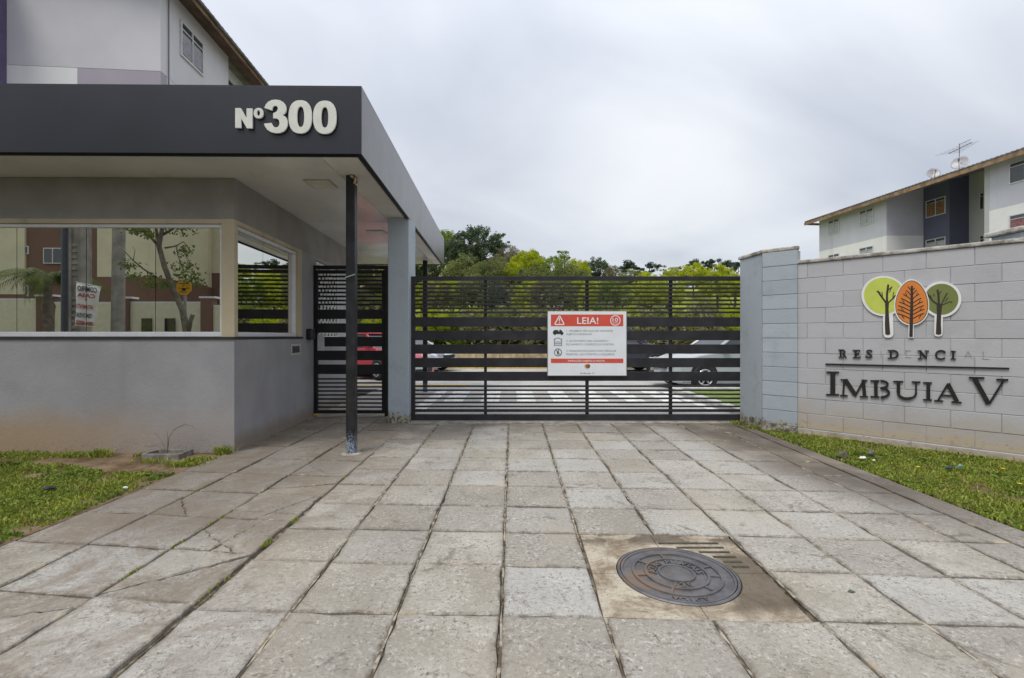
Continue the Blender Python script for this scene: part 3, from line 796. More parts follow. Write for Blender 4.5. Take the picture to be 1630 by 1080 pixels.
# house number
NUM = thing('house_number', 'raised ivory lettering Nº300 on the dark canopy front', 'house number', P(457, 190, 4.62))
def fz(px, py):
    x = (360+px/8.15-CX)/FPX; Yp = 4.65
    for _ in range(3): Yp = yfr(x*Yp)
    return Vector((x*Yp, Yp, EYE-((150+py/8.15)-HY)/FPX*Yp))
def sell(cx, cy, rx, ry, n=2.4, N=36):
    r = []
    for i in range(N):
        t = 2*math.pi*i/N; c_, s_ = math.cos(t), math.sin(t)
        r.append((cx+rx*abs(c_)**(2/n)*(1 if c_ >= 0 else -1), cy+ry*abs(s_)**(2/n)*(1 if s_ >= 0 else -1)))
    return r
nf = (0, -1, 0)
def dig(poly): return recalc(MB().fprism([fz(*p) for p in poly], nf, .010, .027).build('character', WHITE, NUM, bevel=.003))
def digr(o_, i_): return recalc(MB().ring([fz(*p) for p in o_], [fz(*p) for p in i_], nf, .010, .027).build('character', WHITE, NUM, bevel=.003))
dig([(135,198),(208,198),(282,328),(282,203),(360,203),(360,462),(288,462),(214,335),(216,458),(135,455)])
digr(sell(437,265,64,69,2.2,24), sell(437,263,18,34,2.2,24))
def smooth_poly(p, it=2):
    return p
three = [(510,198),(530,150),(562,115),(605,95),(655,88),(710,96),(757,122),(787,160),(799,205),(794,245),(776,274),(750,290),(780,306),(803,336),(815,375),(813,425),(793,472),(757,505),(705,523),(650,524),(595,510),(550,480),(520,438),(505,400),(607,388),(616,416),(634,439),(658,449),(683,443),(701,423),(708,392),(702,362),(686,342),(662,334),(625,333),(625,262),(652,254),(674,238),(686,212),(682,188),(668,173),(648,170),(630,178),(619,198),(613,233)]
dig(three)
digr(sell(975,312,152,216), sell(981,312,45,131))
digr(sell(1292,318,152,216), sell(1293,320,44,131))

# ================================================================== grey pillar between the gates
pl = tag(MB().prism([(-1.86, 7.2), (-1.545, 7.2), (-1.53, 7.62), (-1.845, 7.62)], -.05, 3.081).build('gate_pillar', BLUEG, bevel=.012, seg=2),
    'tall blue grey rendered pillar between the pedestrian gate and the sliding gate', 'pillar')
# ================================================================== gates
def yz(py, Y): return EYE-(py-HY)/FPX*Y
# sliding gate
GY0 = 7.33
g = thing('sliding_gate', 'wide charcoal steel sliding gate of horizontal slats across the driveway', 'gate', (1, 7.35, 0))
gx0, gx1 = (653.8-815)/765*GY0, 3.62
def bar(name, x0, x1, p0, p1, y0, y1, par, Y=GY0, mat=STEEL, bev=.002):
    return MB().box(x0, x1, y0, y1, yz(p1, Y), yz(p0, Y)).build(name, mat, par, bevel=bev)
sl_in = (660.2-815)/765*GY0
bar('top_rail', gx0, gx1, 440.2, 446.9, 7.33, 7.39, g)
bar('bottom_rail', gx0, gx1, 660.2, 669.6, 7.33, 7.39, g)
bar('stile', gx0, sl_in, 446.95, 660.15, 7.331, 7.389, g)
bar('stile', 3.56, gx1, 446.95, 660.15, 7.331, 7.389, g)
for i in range(8):
    c_ = 430+(187.5+53.4*i)/8.308; bar('slat', sl_in+.001, 3.559, c_-1.6, c_+1.6, 7.338, 7.358, g)
for a, b in ((505.2,520.3),(526.5,542.0),(548.6,563.5),(570.2,585.1),(592.1,606.8)):
    bar('board', sl_in+.001, 3.559, a, b, 7.333, 7.358, g)
for i in range(7):
    c_ = 550+(542+53.8*i)/8.308; hw = 1.45 if i < 6 else 2.3; bar('slat', sl_in+.001, 3.559, c_-hw, c_+hw, 7.338, 7.358, g)
for (a, b) in ((770.4,775.0),(932,937.2),(1065.2,1070.2)):
    Yb = 7.36; MB().box((a-815)/765*Yb, (b-815)/765*Yb, 7.359, 7.389, yz(660, GY0), yz(447, GY0)).build('mullion', STEEL, g)
for x in (-.87, 2.7):
    MB().lathe([(.001, -.012), (.035, -.012), (.035, .012), (.001, .012)], (x, 7.355, .035), 14, 'y').build('wheel', simple('wheel_steel', (.08, .08, .08), .4, .6), g)
# pedestrian gate
PY = 7.85
pg = thing('pedestrian_gate', 'narrow charcoal pedestrian gate with horizontal slats behind the black post', 'gate', (-2.6, PY, 0))
BLK = m_steel('black_painted_steel', (.017, .017, .019))
X = lambda p, Y=PY: (p-815)/765*Y
def pbar(name, x0, x1, p0, p1, y0, y1, mat=BLK): return bar(name, x0, x1, p0, p1, y0, y1, pg, PY, mat)
pf = MB()
pf.box(X(494.8), X(500.6), 7.84, 7.92, .0, yz(423, PY)).box(X(612.2), -1.93, 7.84, 7.92, .0, yz(423, PY)).box(X(500.6), X(612.2), 7.84, 7.92, yz(428.6, PY), yz(423, PY))
pf.build('gate_frame', BLK, pg, bevel=.002)
pbar('top_rail', X(501.2), X(611.6), 430.2, 435.6, 7.85, 7.9); pbar('bottom_rail', X(501.2), X(611.6), 653.5, 658.6, 7.85, 7.9)
pbar('stile', X(501.2), X(505.3), 435.65, 653.45, 7.851, 7.899); pbar('stile', X(607.6), X(611.6), 435.65, 653.45, 7.851, 7.899)
xa, xb = X(505.35), X(607.55)
for i in range(8):
    c_ = 410+(252.5+52.9*i)/8.31; pbar('slat', xa, xb, c_-1.5, c_+1.5, 7.858, 7.878)
for a, b in ((493,508),(515,530),(536.5,552),(558.5,573.8),(580.6,595.9)): pbar('board', xa, xb, a, b, 7.854, 7.878)
for i in range(8):
    c_ = 530+(568+49.4*i)/7.71; pbar('slat', xa, xb, c_-1.25, c_+1.25, 7.858, 7.878)
MB().box(X(505.5), X(516.5), 7.845, 7.849, yz(558.5, PY), yz(533, PY)).build('paper_notice', simple('grey_paper_notice', (.48, .48, .50), .8), pg)
MB().box(X(609), X(611.3), 7.82, 7.85, yz(549, PY), yz(543, PY)).build('lock', BLK, pg)
# ---------------------------------------------------------------- notice on the gate
SY = 7.29
def sp(zx, zy, y=SY): return Vector(((860+zx/7.713-CX)/FPX*SY, y, EYE-((480+zy/7.713)-HY)/FPX*SY))
ns = thing('notice_sign', 'white and red LEIA! notice board fixed to the sliding gate', 'sign', (1.1, SY, 1.1))
SW = simple('white_sign_sheet', (.74, .77, .80), .4, var=.03); RED = simple('red_sign_print', (.62, .075, .045), .45, var=.06)
GR = simple('dark_grey_sign_print', (.12, .12, .13), .6, var=.02); BK = simple('black_sign_print', (.02, .02, .02), .5, var=.02); OW = simple('white_sign_print', (.78, .78, .78), .5, var=.02)
def rect(x0, y0, x1, y1, d0, d1, mat, name, par=ns, bev=0):
    a, b = sp(x0, y1), sp(x1, y0)
    return MB().box(a.x, b.x, SY-d1, SY-d0, a.z, b.z).build(name, mat, par, bevel=bev)
rect(85, 118, 1064, 918, -.02, .0, simple('sign_frame_metal', (.22, .22, .21), .5, .3), 'frame')
pan = rect(95, 124, 1055, 910, .0005, .004, SW, 'panel')
hdr = rect(130, 162, 1018, 306, .0045, .006, RED, 'header_band', bev=.001)
rect(130, 703, 1018, 757, .0045, .006, RED, 'footer_band')
def flat_poly(pts, d, mat, name, par=ns): return recalc(MB().fprism([sp(*p) for p in pts], (0,-1,0), d, d+.0008).build(name, mat, par))
def stk(segs, w_, d, mat, name, par=ns, fn=None, th=.0008, nn=(0,-1,0), inc=.00005):
    """flat strokes; every stroke sits a hair above the one before it"""
    fn = fn or sp; k_ = MB()
    for i, seg in enumerate(segs):
        ws = seg[0] if isinstance(seg[0], (int, float)) else w_
        pts = seg[1:] if isinstance(seg[0], (int, float)) else seg
        L_, R_ = [], []
        for q in range(len(pts)):
            a = Vector(pts[max(q-1, 0)]); b = Vector(pts[min(q+1, len(pts)-1)]); dd = (b-a).normalized(); nr = Vector((-dd.y, dd.x))*ws/2
            L_.append(Vector(pts[q])+nr); R_.append(Vector(pts[q])-nr)
        for q in range(len(pts)-1):
            quad = [fn(*L_[q]), fn(*L_[q+1]), fn(*R_[q+1]), fn(*R_[q])]
            k_.fprism(quad, nn, d, d+th+i*inc+(q % 2)*inc*.3)
    return recalc(k_.build(name, mat, par))
def circ(cx, cy, r, n=24, a0=0, a1=360, ry=None):
    ry = ry or r
    return [(cx+r*math.cos(rad(a0+(a1-a0)*i/n)), cy+ry*math.sin(rad(a0+(a1-a0)*i/n))) for i in range(n+1)]
stk([[(234,178),(176,280)],[(180,285),(292,285)],[(292,280),(238,178)]], 13, .0065, OW, 'warning_triangle', hdr)
stk([[13,(235,205),(235,245)],[13,(235,256),(235,268)]], 13, .0065, OW, 'warning_triangle', hdr)
recalc(MB().ring([sp(*p) for p in circ(921,235,64)[:-1]], [sp(*p) for p in circ(921,235,54)[:-1]], (0,-1,0), .0065, .0075).build('speed_ring', OW, hdr))
U, V = (1,0,0), (0,0,1)
def st(txt, x0, yb, x1, hpx, mat, par=ns, bold=0, d=.0066):
    size = hpx/7.713/FPX*SY/.73
    a = sp(x0, yb, SY-d); b = sp(x1, yb, SY-d)
    return text(txt, size, a, U, V, mat, par, bold=bold, fit=(b.x-a.x))
st('LEIA!', 452, 277, 712, 84, OW, hdr, .0012, .0072)
st('10', 886, 250, 954, 48, OW, hdr, .0006, .0072); st('KM/H', 893, 272, 950, 15, OW, hdr, .0003, .0072)
for (t, x0, y, x1) in (('1 - PROIBIDO VEÍCULOS DE VISITANTES', 320, 375, 892), ('SUJEITO A GUINCHO!', 320, 415, 636), ('2- AO ENTRAR E SAIR, AGUARDE O', 320, 498, 834), ('FECHAMENTO COMPLETO DO PORTÃO', 320, 541, 902), ('3- PASSAGEM EXCLUSIVA PARA VEÍCULOS', 320, 620, 930), ('PEDESTRE, USE O PORTÃO A ESQUERDA.', 320, 663, 917)):
    st(t, x0, y, x1, 25, GR, ns, 0, .0048)
st('INFRAÇÕES SUJEITO A MULTA.', 340, 741, 795, 22, OW, ns, .0004, .0072)
st('Imbuia V', 492, 893, 664, 22, GR, ns, .0002, .0048)
# pictograms
flat_poly([(155,372),(175,352),(215,352),(228,372),(232,384),(232,352),(255,350),(272,372),(284,384),(284,402),(155,402)], .0046, BK, 'tow_truck_icon')
for cx_ in (180, 264): flat_poly(circ(cx_, 402, 13, 12)[:-1], .0056, BK, 'tow_truck_icon')
stk([[(172,455),(172,550)],[(262,455),(262,550)],[(172,500),(262,500)],[(172,540),(262,540)],[(172,520),(262,520)]]+[[circ(217,495,45,10,200,340)[i], circ(217,495,45,10,200,340)[i+1]] for i in range(10)], 7, .0046, GR, 'gate_icon')
recalc(MB().ring([sp(*p) for p in circ(217,627,48)[:-1]], [sp(*p) for p in circ(217,627,40)[:-1]], (0,-1,0), .0046, .0056).build('no_walking_icon', BK, ns))
stk([[(188,598),(246,656)],[16,(220,612),(214,640)],[7,(214,640),(204,658)],[7,(216,640),(228,658)],[7,(204,626),(230,622)]], 7, .0048, BK, 'no_walking_icon')
flat_poly(circ(221,600,8,10)[:-1], .0049, BK, 'no_walking_icon')
for (cx_, cc_, rr) in ((560, (.55,.42,.05), 19), (592, (.05,.045,.03), 19), (577, (.30,.10,.02), 20)):
    flat_poly(circ(cx_, 795, rr, 14, ry=24)[:-1], .0046+(.0006 if cx_ == 577 else (.0003 if cx_ == 592 else 0)), simple('logo_print', cc_, .6, var=.02), 'small_tree_logo')
stk([[(560,818),(560,832)],[(577,818),(577,834)],[(592,818),(592,832)]], 5, .0046, simple('logo_trunk_print', (.10,.04,.03), .6), 'small_tree_logo')

# ================================================================== right hand pillar and block wall
WO = Vector((3.80, 6.44, 0)); WU = Vector((.695, -.719, 0)).normalized(); WN = Vector((WU.y, -WU.x, 0)); 
if WN.y > 0: WN = -WN
wallT = thing('block_wall', 'light grey painted concrete block wall beside the driveway', 'wall', (WO.x, WO.y, 0))
MORT = simple('painted_grey_joint', (.36, .355, .36), .9, var=.15, scale=8)
LW = 7.2
MB().fbox(WO, WU, (0,0,1), WN, .0, LW, -.1, 2.268, -.14, -.006).build('wall_core', MORT, wallT)
MB().fbox(WO, WU, (0,0,1), WN, -.01, LW, 2.2705, 2.315, -.17, .022).build('coping', COPING, wallT, bevel=.012, seg=2)
def blk(t0, t1, z0, z1, par, O_, U_, N_, mat, j=0.0, dep=.0):
    me = MB().fbox(O_, U_, (0,0,1), N_, t0+.0022, t1-.0022, z0+.0022, z1-.0022, -.12, dep+rng.uniform(-.0025, .0025))
    return me.build('block', mat, par, bevel=.004)
H = .1985
for r_ in range(12):
    z1 = 2.268-H*r_; z0 = z1-H
    off = .138 if r_ % 2 == 0 else .343-.0
    t = off-.4 if off-.4 > -.39 else off
    ts = [0.0]
    tt = off if r_ % 2 == 0 else off
    if r_ % 2: ts = [0.0]
    while tt < LW: 
        if tt > .02: ts.append(tt)
        tt += .398
    ts.append(LW)
    for a, b in zip(ts[:-1], ts[1:]):
        if b-a > .02 and r_ < 11: blk(a, b, z0, z1, wallT, WO, WU, WN, BLOCK)
def m_plinth():
    k = NT('stained_plinth_plaster')
    x, y, z = k.xyz()
    c = k.mix(k.mr(k.noise(5, 6, .7), .35, .65), (.33, .26, .18), (.50, .44, .34))
    up_ = k.mr(k.math('ADD', z, k.math('MULTIPLY', k.noise(4, 6, .7), .10)), .09, .14)
    c = k.mix(up_, c, (.43, .425, .44))
    c = k.mix(k.math('MULTIPLY', k.mr(k.noise(9, 7, .8), .58, .66), .7), c, (.12, .09, .06))
    k.bump(k.noise(25, 6, .7), .6, .012); return k.done(c, .9, spec=.15)
PLI = m_plinth()
for a, b in ((0, 1.195), (1.2, 3.6), (3.605, LW)): MB().fbox(WO, WU, (0,0,1), WN, a, b, -.1, 2.268-H*11-.002, -.12, .006).build('plinth', PLI, wallT, bevel=.006)
# pillar (base column facing the gate + block face)
bp = thing('block_pillar', 'blue grey block gate pillar with mortar cap at the left end of the block wall', 'pillar', (3.6, 6.9, 0))
PO = Vector((3.505, 6.735, 0))
PL = (Vector((3.80, 6.44, 0))-PO).length
PU = (Vector((3.80, 6.44, 0))-PO).normalized(); PN = Vector((PU.y, -PU.x, 0)); PN = -PN if PN.y > 0 else PN
zs = 2.46
MB().prism([(3.462, 7.30), (3.503, 6.737), (3.63, 6.86), (3.60, 7.45)], -.05, zs).build('column', BLUEG, bp, bevel=.008)
q0 = PO-PN*.3; q1 = PO+PU*PL-PN*.3
MB().prism([(PO.x+.003-PN.x*.012, PO.y-PN.y*.012), (3.80-PN.x*.012, 6.44-PN.y*.012), (3.965, 6.74), (3.85, 7.1), (3.635, 7.1)], -.05, zs).build('pillar_core', MORT, bp)
for r_ in range(13):
    z1 = zs-.197*r_; z0 = z1-.197
    if z1 < 0: break
    blk(.008, PL+.03, max(z0, -.08), z1, bp, PO, PU, PN, BLUEG, dep=.028)
MB().prism([(3.442, 7.33), (3.482, 6.715), (3.792, 6.40), (3.835, 6.405), (3.99, 6.78), (3.87, 7.3)], zs+.001, zs+.052).build('cap', COPING, bp, bevel=.014, seg=2)
# next pillar further along, behind the wall
bq = thing('block_pillar', 'blue grey pillar top rising behind the block wall at the right edge of the photo', 'pillar', (5.55, 5.1, 0))
MB().box(5.43, 5.85, 5.12, 5.45, 0, 2.42).build('column', BLUEG, bq, bevel=.008)
MB().box(5.39, 5.9, 5.08, 5.5, 2.421, 2.475).build('cap', COPING, bq, bevel=.014, seg=2)
# lettering on the wall
def wp(zx, zy, dd=0.0):
    px = 1300+zx/4.697; py = 430+zy/4.697; a = (px-CX)/FPX
    t = (WO.y*a-WO.x)/(WU.x-WU.y*a)
    p = WO+WU*t; z = EYE-(py-HY)/FPX*p.y
    return Vector((p.x, p.y, z))
letters = thing('residence_lettering', 'black raised serif lettering RESIDENCIAL IMBUIA V with missing letters on the block wall', 'lettering', wp(750, 850))
def wl_(segs, w_, d=.004, name='letter', mat=BLACKL, th=.016): 
    o_ = stk(segs, w_, d, mat, name, letters, fn=lambda a, b: wp(a, b), th=th, nn=tuple(WN), inc=.0004)
    return o_
def arc(cx, cy, rx, ry, a0, a1, n=9): return [(cx+rx*math.cos(rad(a0+(a1-a0)*i/n)), cy+ry*math.sin(rad(a0+(a1-a0)*i/n))) for i in range(n+1)]
# IMBUIA V
wl_([[36,(122,764),(122,930)],[11,(75,764),(168,765)],[11,(73,932),(168,932)]], 12)
wl_([[13,(207,822),(200,938)],[30,(216,820),(288,930)],[13,(288,944),(352,824)],[25,(350,824),(360,946)],[9,(180,820),(226,820)],[9,(338,824),(380,825)],[10,(178,938),(232,939)],[10,(324,946),(384,948)]], 10)
wl_([[26,(443,828),(445,950)],[10,(403,828),(470,828)],[10,(403,946),(470,950)],[15]+arc(478,855,55,27,-90,90),[17]+arc(480,918,62,34,-90,90)], 10)
wl_([[26,(612,832),(612,918)],[10,(574,833),(648,834)],[20]+arc(676,920,64,42,180,60),[15]+arc(676,920,68,42,62,0),[13,(744,836),(744,925)],[10,(712,836),(776,838)]], 10)
wl_([[27,(836,842),(836,968)],[10,(797,842),(862,843)],[10,(797,968),(862,972)]], 10)
wl_([[14,(983,848),(906,978)],[30,(982,850),(1052,985)],[9,(930,935),(1018,940)],[9,(880,976),(946,979)],[10,(1008,986),(1084,990)]], 10)
wl_([[36,(1178,806),(1285,1000)],[17,(1400,822),(1290,1000)],[12,(1138,804),(1254,807)],[12,(1344,818),(1432,821)]], 10)
# RESIDENCIAL (letters that remain)
wl_([[12,(181,598),(181,652)],[6,(165,597),(205,597)],[6,(165,652),(204,652)],[8]+arc(194,611,19,12,-90,90,6),[9,(198,624),(222,656)]], 8)
wl_([[15,(292,600),(292,654)],[6,(270,600),(325,600)],[6,(272,655),(328,655)],[6,(292,626),(316,626)],[6,(323,598),(323,612)],[6,(326,643),(326,657)],[6,(315,618),(315,635)]], 8)
wl_([[9]+arc(394,612,19,12,-10,-180,6),[12,(376,614),(410,640)],[9]+arc(392,642,22,13,0,180,6),[5,(414,600),(414,614)],[5,(370,638),(370,654)]], 9)
wl_([[15,(556,602),(556,658)],[6,(532,601),(575,601)],[6,(532,659),(575,659)],[12]+arc(570,630,38,28,-90,90,8)], 8)
wl_([[7,(776,604),(776,662)],[15,(772,604),(820,660)],[7,(822,604),(822,662)],[6,(754,604),(786,604)],[6,(808,604),(840,605)],[6,(758,662),(792,662)]], 8)
wl_([[13]+arc(930,635,38,31,-40,-200,8),[11]+arc(930,635,38,31,160,40,8),[7,(960,606),(960,626)]], 9)
wl_([[16,(1021,608),(1021,664)],[7,(1002,607),(1041,608)],[7,(1002,664),(1041,665)]], 8)
wl_([[11,(68,704),(1440,736)]], 10, name='rule_line')
GHOST = simple('grey_adhesive_ghost', (.30, .295, .30), .9, var=.2, scale=30)
def gl(segs): wl_(segs, 6, .0028, 'letter_ghost', GHOST, .0009)
gl([[5,(482,602),(482,655)]]); gl([[4,(668,603),(668,655)],[4,(660,655),(706,655)],[4,(660,603),(704,603)]])
gl([[4,(1130,608),(1104,662)],[6,(1132,608),(1162,664)],[4,(1114,645),(1150,646)]]); gl([[6,(1246,610),(1246,665)],[4,(1234,665),(1290,668)]])
# three tree emblem
emb = thing('tree_emblem', 'painted emblem of three stylised trees, lime, orange and olive, on the block wall', 'emblem', wp(712, 280))
EW = simple('white_emblem_backing', (.74, .74, .73), .5, var=.04)
def ep(pts, d0, d1, mat, name): return recalc(MB().fprism([wp(*p) for p in pts], WN, d0, d1).build(name, mat, emb))
def egg(cx, cy, rx, ry, sk=0.0, N=40):
    r = []
    for i in range(N):
        t = 2*math.pi*i/N; yy = math.sin(t); r.append((cx+rx*math.cos(t)*(1+sk*yy), cy+ry*yy))
    return r
ep(egg(503,196,166,150,-.04), .006, .018, EW, 'backing'); ep(egg(935,220,148,134,-.02), .006, .0185, EW, 'backing')
ep([(497,330),(500,480),(512,503),(540,508),(566,500),(576,480),(572,330)], .006, .0175, EW, 'backing')
ep([(882,335),(880,480),(890,495),(915,498),(936,492),(943,470),(946,335)], .006, .0178, EW, 'backing')
ep([(688,400),(686,508),(728,508),(729,400)], .006, .0182, EW, 'backing'); ep(egg(712,243,130,173,.14), .006, .021, EW, 'backing')
ep(egg(503,194,147,136,-.04), .0187, .0195, simple('lime_crown_print', (.50,.56,.09), .5, var=.06), 'crown')
ep(egg(935,220,126,116,-.02), .0187, .0198, simple('olive_crown_print', (.16,.19,.05), .5, var=.06), 'crown')
OUTL = simple('black_emblem_outline', (.03,.03,.03), .5)
ep(egg(713,243,122,163,.14), .0211, .0216, OUTL, 'crown_outline')
ep(egg(712,243,117,158,.14), .0217, .0222, simple('orange_crown_print', (.66,.21,.035), .5, var=.06), 'crown')
TR = simple('dark_trunk_print', (.03,.022,.018), .5)
def es(segs, d): return stk(segs, 8, d, TR, 'trunk', emb, fn=lambda a, b: wp(a, b), th=.001, nn=tuple(WN), inc=.0001)
ep([(512,230),(515,300),(512,400),(515,480),(535,488),(552,480),(546,400),(540,300),(543,240),(528,225)], .0197, .0206, TR, 'trunk')
es([[14,(520,245),(490,205),(458,158)],[7,(495,205),(490,165)],[16,(528,240),(528,180),(538,110)],[6,(545,170),(568,122)],[10,(538,245),(572,215),(592,190)],[6,(570,215),(578,165)],[8,(480,175),(450,160)],[7,(530,160),(560,130)]], .0197)
ep([(898,258),(900,330),(896,400),(892,480),(915,486),(934,478),(930,400),(932,330),(940,262),(918,250)], .0199, .0208, TR, 'trunk')
es([[14,(910,262),(870,235),(828,180)],[8,(868,232),(850,190)],[16,(915,258),(912,190),(904,148)],[7,(912,190),(932,160)],[9,(932,262),(955,215),(978,172)],[7,(940,262),(1000,238),(1015,246)],[6,(880,200),(875,180)],[6,(960,240),(985,205)]], .0199)
ep([(706,120),(702,250),(697,400),(694,500),(720,500),(722,400),(724,250),(722,120)], .0223, .0232, TR, 'trunk')
br = []
for i, (y0, l) in enumerate(((175,42),(205,62),(235,80),(262,92),(290,100),(318,104),(348,104),(372,100))):
    if y0 < 372: br += [[7,(712,y0+20),(712-l*.6,y0-8),(712-l,y0-22)],[7,(712,y0+20),(712+l*.55,y0-10),(712+l*.9,y0-24)]]
    if i % 2: br += [[5,(712-l*.55,y0-6),(712-l*.75,y0-36)],[5,(712+l*.55,y0-8),(712+l*.7,y0-36)]]
br += [[6,(712,160),(685,125)],[6,(712,160),(735,135)]]
es(br, .0223)

# ================================================================== grass (uncountable)
def blades(name, pts, hmin, hmax, wid, seed, label, mat=GRASS):
    r = np.random.default_rng(seed); n = len(pts); pts = np.asarray(pts)
    ang = r.uniform(0, 2*np.pi, n); h = r.uniform(hmin, hmax, n); lean = r.uniform(.2, 1.3, n)*h; wv = wid*r.uniform(.5, 1.5, n)
    la = r.uniform(0, 2*np.pi, n)
    dx, dy = np.cos(ang)*wv/2, np.sin(ang)*wv/2
    V_ = np.zeros((n, 5, 3), np.float32)
    x, y = pts[:, 0], pts[:, 1]
    V_[:, 0] = np.stack([x-dx, y-dy, np.full(n, -.01)], 1); V_[:, 1] = np.stack([x+dx, y+dy, np.full(n, -.01)], 1)
    mx_, my_ = x+np.cos(la)*lean*.4, y+np.sin(la)*lean*.4
    V_[:, 2] = np.stack([mx_+dx*1.1, my_+dy*1.1, h*.7], 1); V_[:, 3] = np.stack([mx_-dx*1.1, my_-dy*1.1, h*.7], 1)
    V_[:, 4] = np.stack([x+np.cos(la)*lean, y+np.sin(la)*lean, h*.95], 1)
    b = np.arange(n)*5
    F = np.stack([np.stack([b, b+1, b+2], 1), np.stack([b, b+2, b+3], 1), np.stack([b+3, b+2, b+4], 1)], 1).reshape(-1, 3)
    me = bpy.data.meshes.new(name); me.vertices.add(n*5); me.vertices.foreach_set('co', V_.reshape(-1))
    me.loops.add(F.size); me.loops.foreach_set('vertex_index', F.reshape(-1).astype(np.int32)); me.polygons.add(len(F))
    me.polygons.foreach_set('loop_start', np.arange(0, F.size, 3, dtype=np.int32)); me.update(calc_edges=True)
    o = link(name, me, mat); o['kind'] = 'stuff'; o['label'] = label; o['category'] = 'grass'; return o
from mathutils import noise as mn
def scatter(n, x0, x1, y0, y1, test, seed, thr=-.15, sc=1.5):
    r = np.random.default_rng(seed); res = []
    xs_, ys_ = r.uniform(x0, x1, n), r.uniform(y0, y1, n); q = r.uniform(0, 1, n)
    for a, b, c_ in zip(xs_, ys_, q):
        if test(a, b) and mn.noise(Vector((a*sc, b*sc, seed))) > thr+(c_-.5)*.35: res.append((a, b))
    return res
def lawn_l(x, y): return y < 4.86+.10*math.sin(x*2.1)+.10*mn.noise(Vector((x*6, y*6, 0)))-.25*max(0, min(1, (x+4.6)/1.4)) and x < -3.21+.035*mn.noise(Vector((2, y*7, 0)))+.03*mn.noise(Vector((5, y*25, 0)))
blades('grass', scatter(120000, -7.2, -3.17, 1.2, 4.95, lawn_l, 1, -.24, 2.6), .008, .030, .008, 1, 'weedy green lawn in front of the guardhouse')
def in_r(x, y):
    d = (Vector((x, y, 0))-WO).dot(WN); return d > .01+.05*max(0, mn.noise(Vector((x*5, y*5, 3)))) and x > 3.42+.05*mn.noise(Vector((1, y*8, 0)))+.03*mn.noise(Vector((4, y*25, 0))) and y < 6.62
blades('grass', scatter(130000, 3.36, 7.2, 1.6, 6.7, in_r, 2, -.32, 2.6), .008, .030, .008, 2, 'weedy green lawn between the driveway and the block wall')
tall = [p for p in scatter(9000, -7.2, -3.17, 1.2, 4.95, lawn_l, 31, .15, 2.3)]+[p for p in scatter(9000, 3.36, 7.2, 1.6, 6.7, in_r, 32, .12, 1.3)]
blades('grass', tall, .035, .075, .007, 33, 'scattered taller grass blades standing out of both lawns')
L_CLOV = m_leaf('broad_weed_leaves', (.09, .15, .02), (.22, .30, .05), .3)
blades('weeds', scatter(26000, -7.2, -3.17, 1.2, 4.95, lawn_l, 41, .0, 1.9)+scatter(26000, 3.36, 7.2, 1.6, 6.7, in_r, 42, .0, 1.9), .012, .028, .022, 43, 'broad leaved weeds mixed into both lawns', L_CLOV)
# loose weeds on the soil strip and in joints
w_pts = []
rr = np.random.default_rng(5)
for (cx_, cy_, s_, n_) in ((-5.25, 5.2, .16, 900), (-4.75, 5.24, .10, 400), (-4.02, 5.22, .04, 90), (-3.72, 4.98, .08, 90), (-3.28, 5.05, .08, 200), (-3.2, 5.3, .04, 220), (-3.33, 4.85, .08, 300), (-5.6, 5.25, .1, 300), (3.46, 6.8, .09, 300), (3.38, 7.2, .07, 150), ):
    w_pts += list(zip(rr.normal(cx_, s_, n_), rr.normal(cy_, s_*.5, n_)))
blades('weeds', w_pts, .012, .05, .008, 6, 'small weeds sprouting from the soil and the paving joints')
j_pts = []
for (x_, y_, sx_, sy_, n_) in ((-2.09, 3.0, .006, .05, 40), (-1.545, 3.02, .006, .03, 50), (-1.545, 3.4, .006, .03, 40), (-2.09, 3.5, .005, .1, 25), (-2.655, 2.35, .005, .06, 25), (-2.09, 2.62, .005, .07, 30), (-1.54, 2.5, .005, .08, 20), (-2.66, 4.1, .005, .1, 20), (-1.55, 4.6, .005, .2, 25)):
    j_pts += list(zip(rr.normal(x_, sx_, n_), rr.normal(y_, sy_, n_)))
blades('moss', j_pts, .005, .013, .006, 9, 'green moss and tiny weeds in the joints of the walkway')
# taller weeds by the wall
blades('weeds', list(zip(rr.normal(-4.45, .05, 110), rr.normal(5.2, .03, 160)))+list(zip(rr.normal(-3.2, .05, 120), rr.normal(5.33, .02, 120))), .05, .11, .008, 8, 'taller grass tufts at the foot of the guardhouse wall')
# dandelion heads, litter
YEL = simple('yellow_petals', (.75, .5, .02), .7)
def flower(px, py, lab):
    Y = EYE*FPX/(py-HY); p = P(px, py, Y); t_ = thing('dandelion', lab, 'flower', (p.x, p.y, 0), group='yellow flowers in the lawn by the block wall')
    MB().lathe([(.001, .0), (.012, .002), (.017, .010), (.001, .012)], (p.x, p.y, .045), 8).build('flower_head', YEL, t_)
    MB().tube([(p.x, p.y, 0), (p.x, p.y, .046)], .002, 4).build('stem', L_GREEN, t_)
for a in ((1369, 738, 'yellow dandelion beside the white litter on the right lawn'), (1461, 752, 'yellow dandelion in the middle of the right lawn'), (1596, 755, 'yellow dandelion nearest the block wall at the right'), (1623, 780, 'yellow dandelion low at the right edge of the lawn')): flower(*a)
def crumple(name, px, py, s, mat, lab, cat, seed, flat=.5, z=.03):
    Y = EYE*FPX/(py-HY); p = P(px, py, Y); r_ = random.Random(seed)
    bm = bmesh.new(); bmesh.ops.create_icosphere(bm, subdivisions=2, radius=1)
    for v in bm.verts: v.co = Vector((v.co.x*s*r_.uniform(.6, 1.3), v.co.y*s*.6*r_.uniform(.6, 1.3), v.co.z*s*flat*r_.uniform(.5, 1.4)))+Vector((p.x, p.y, z))
    me = bpy.data.meshes.new(name); bm.to_mesh(me); bm.free(); return tag(link(name, me, mat), lab, cat)
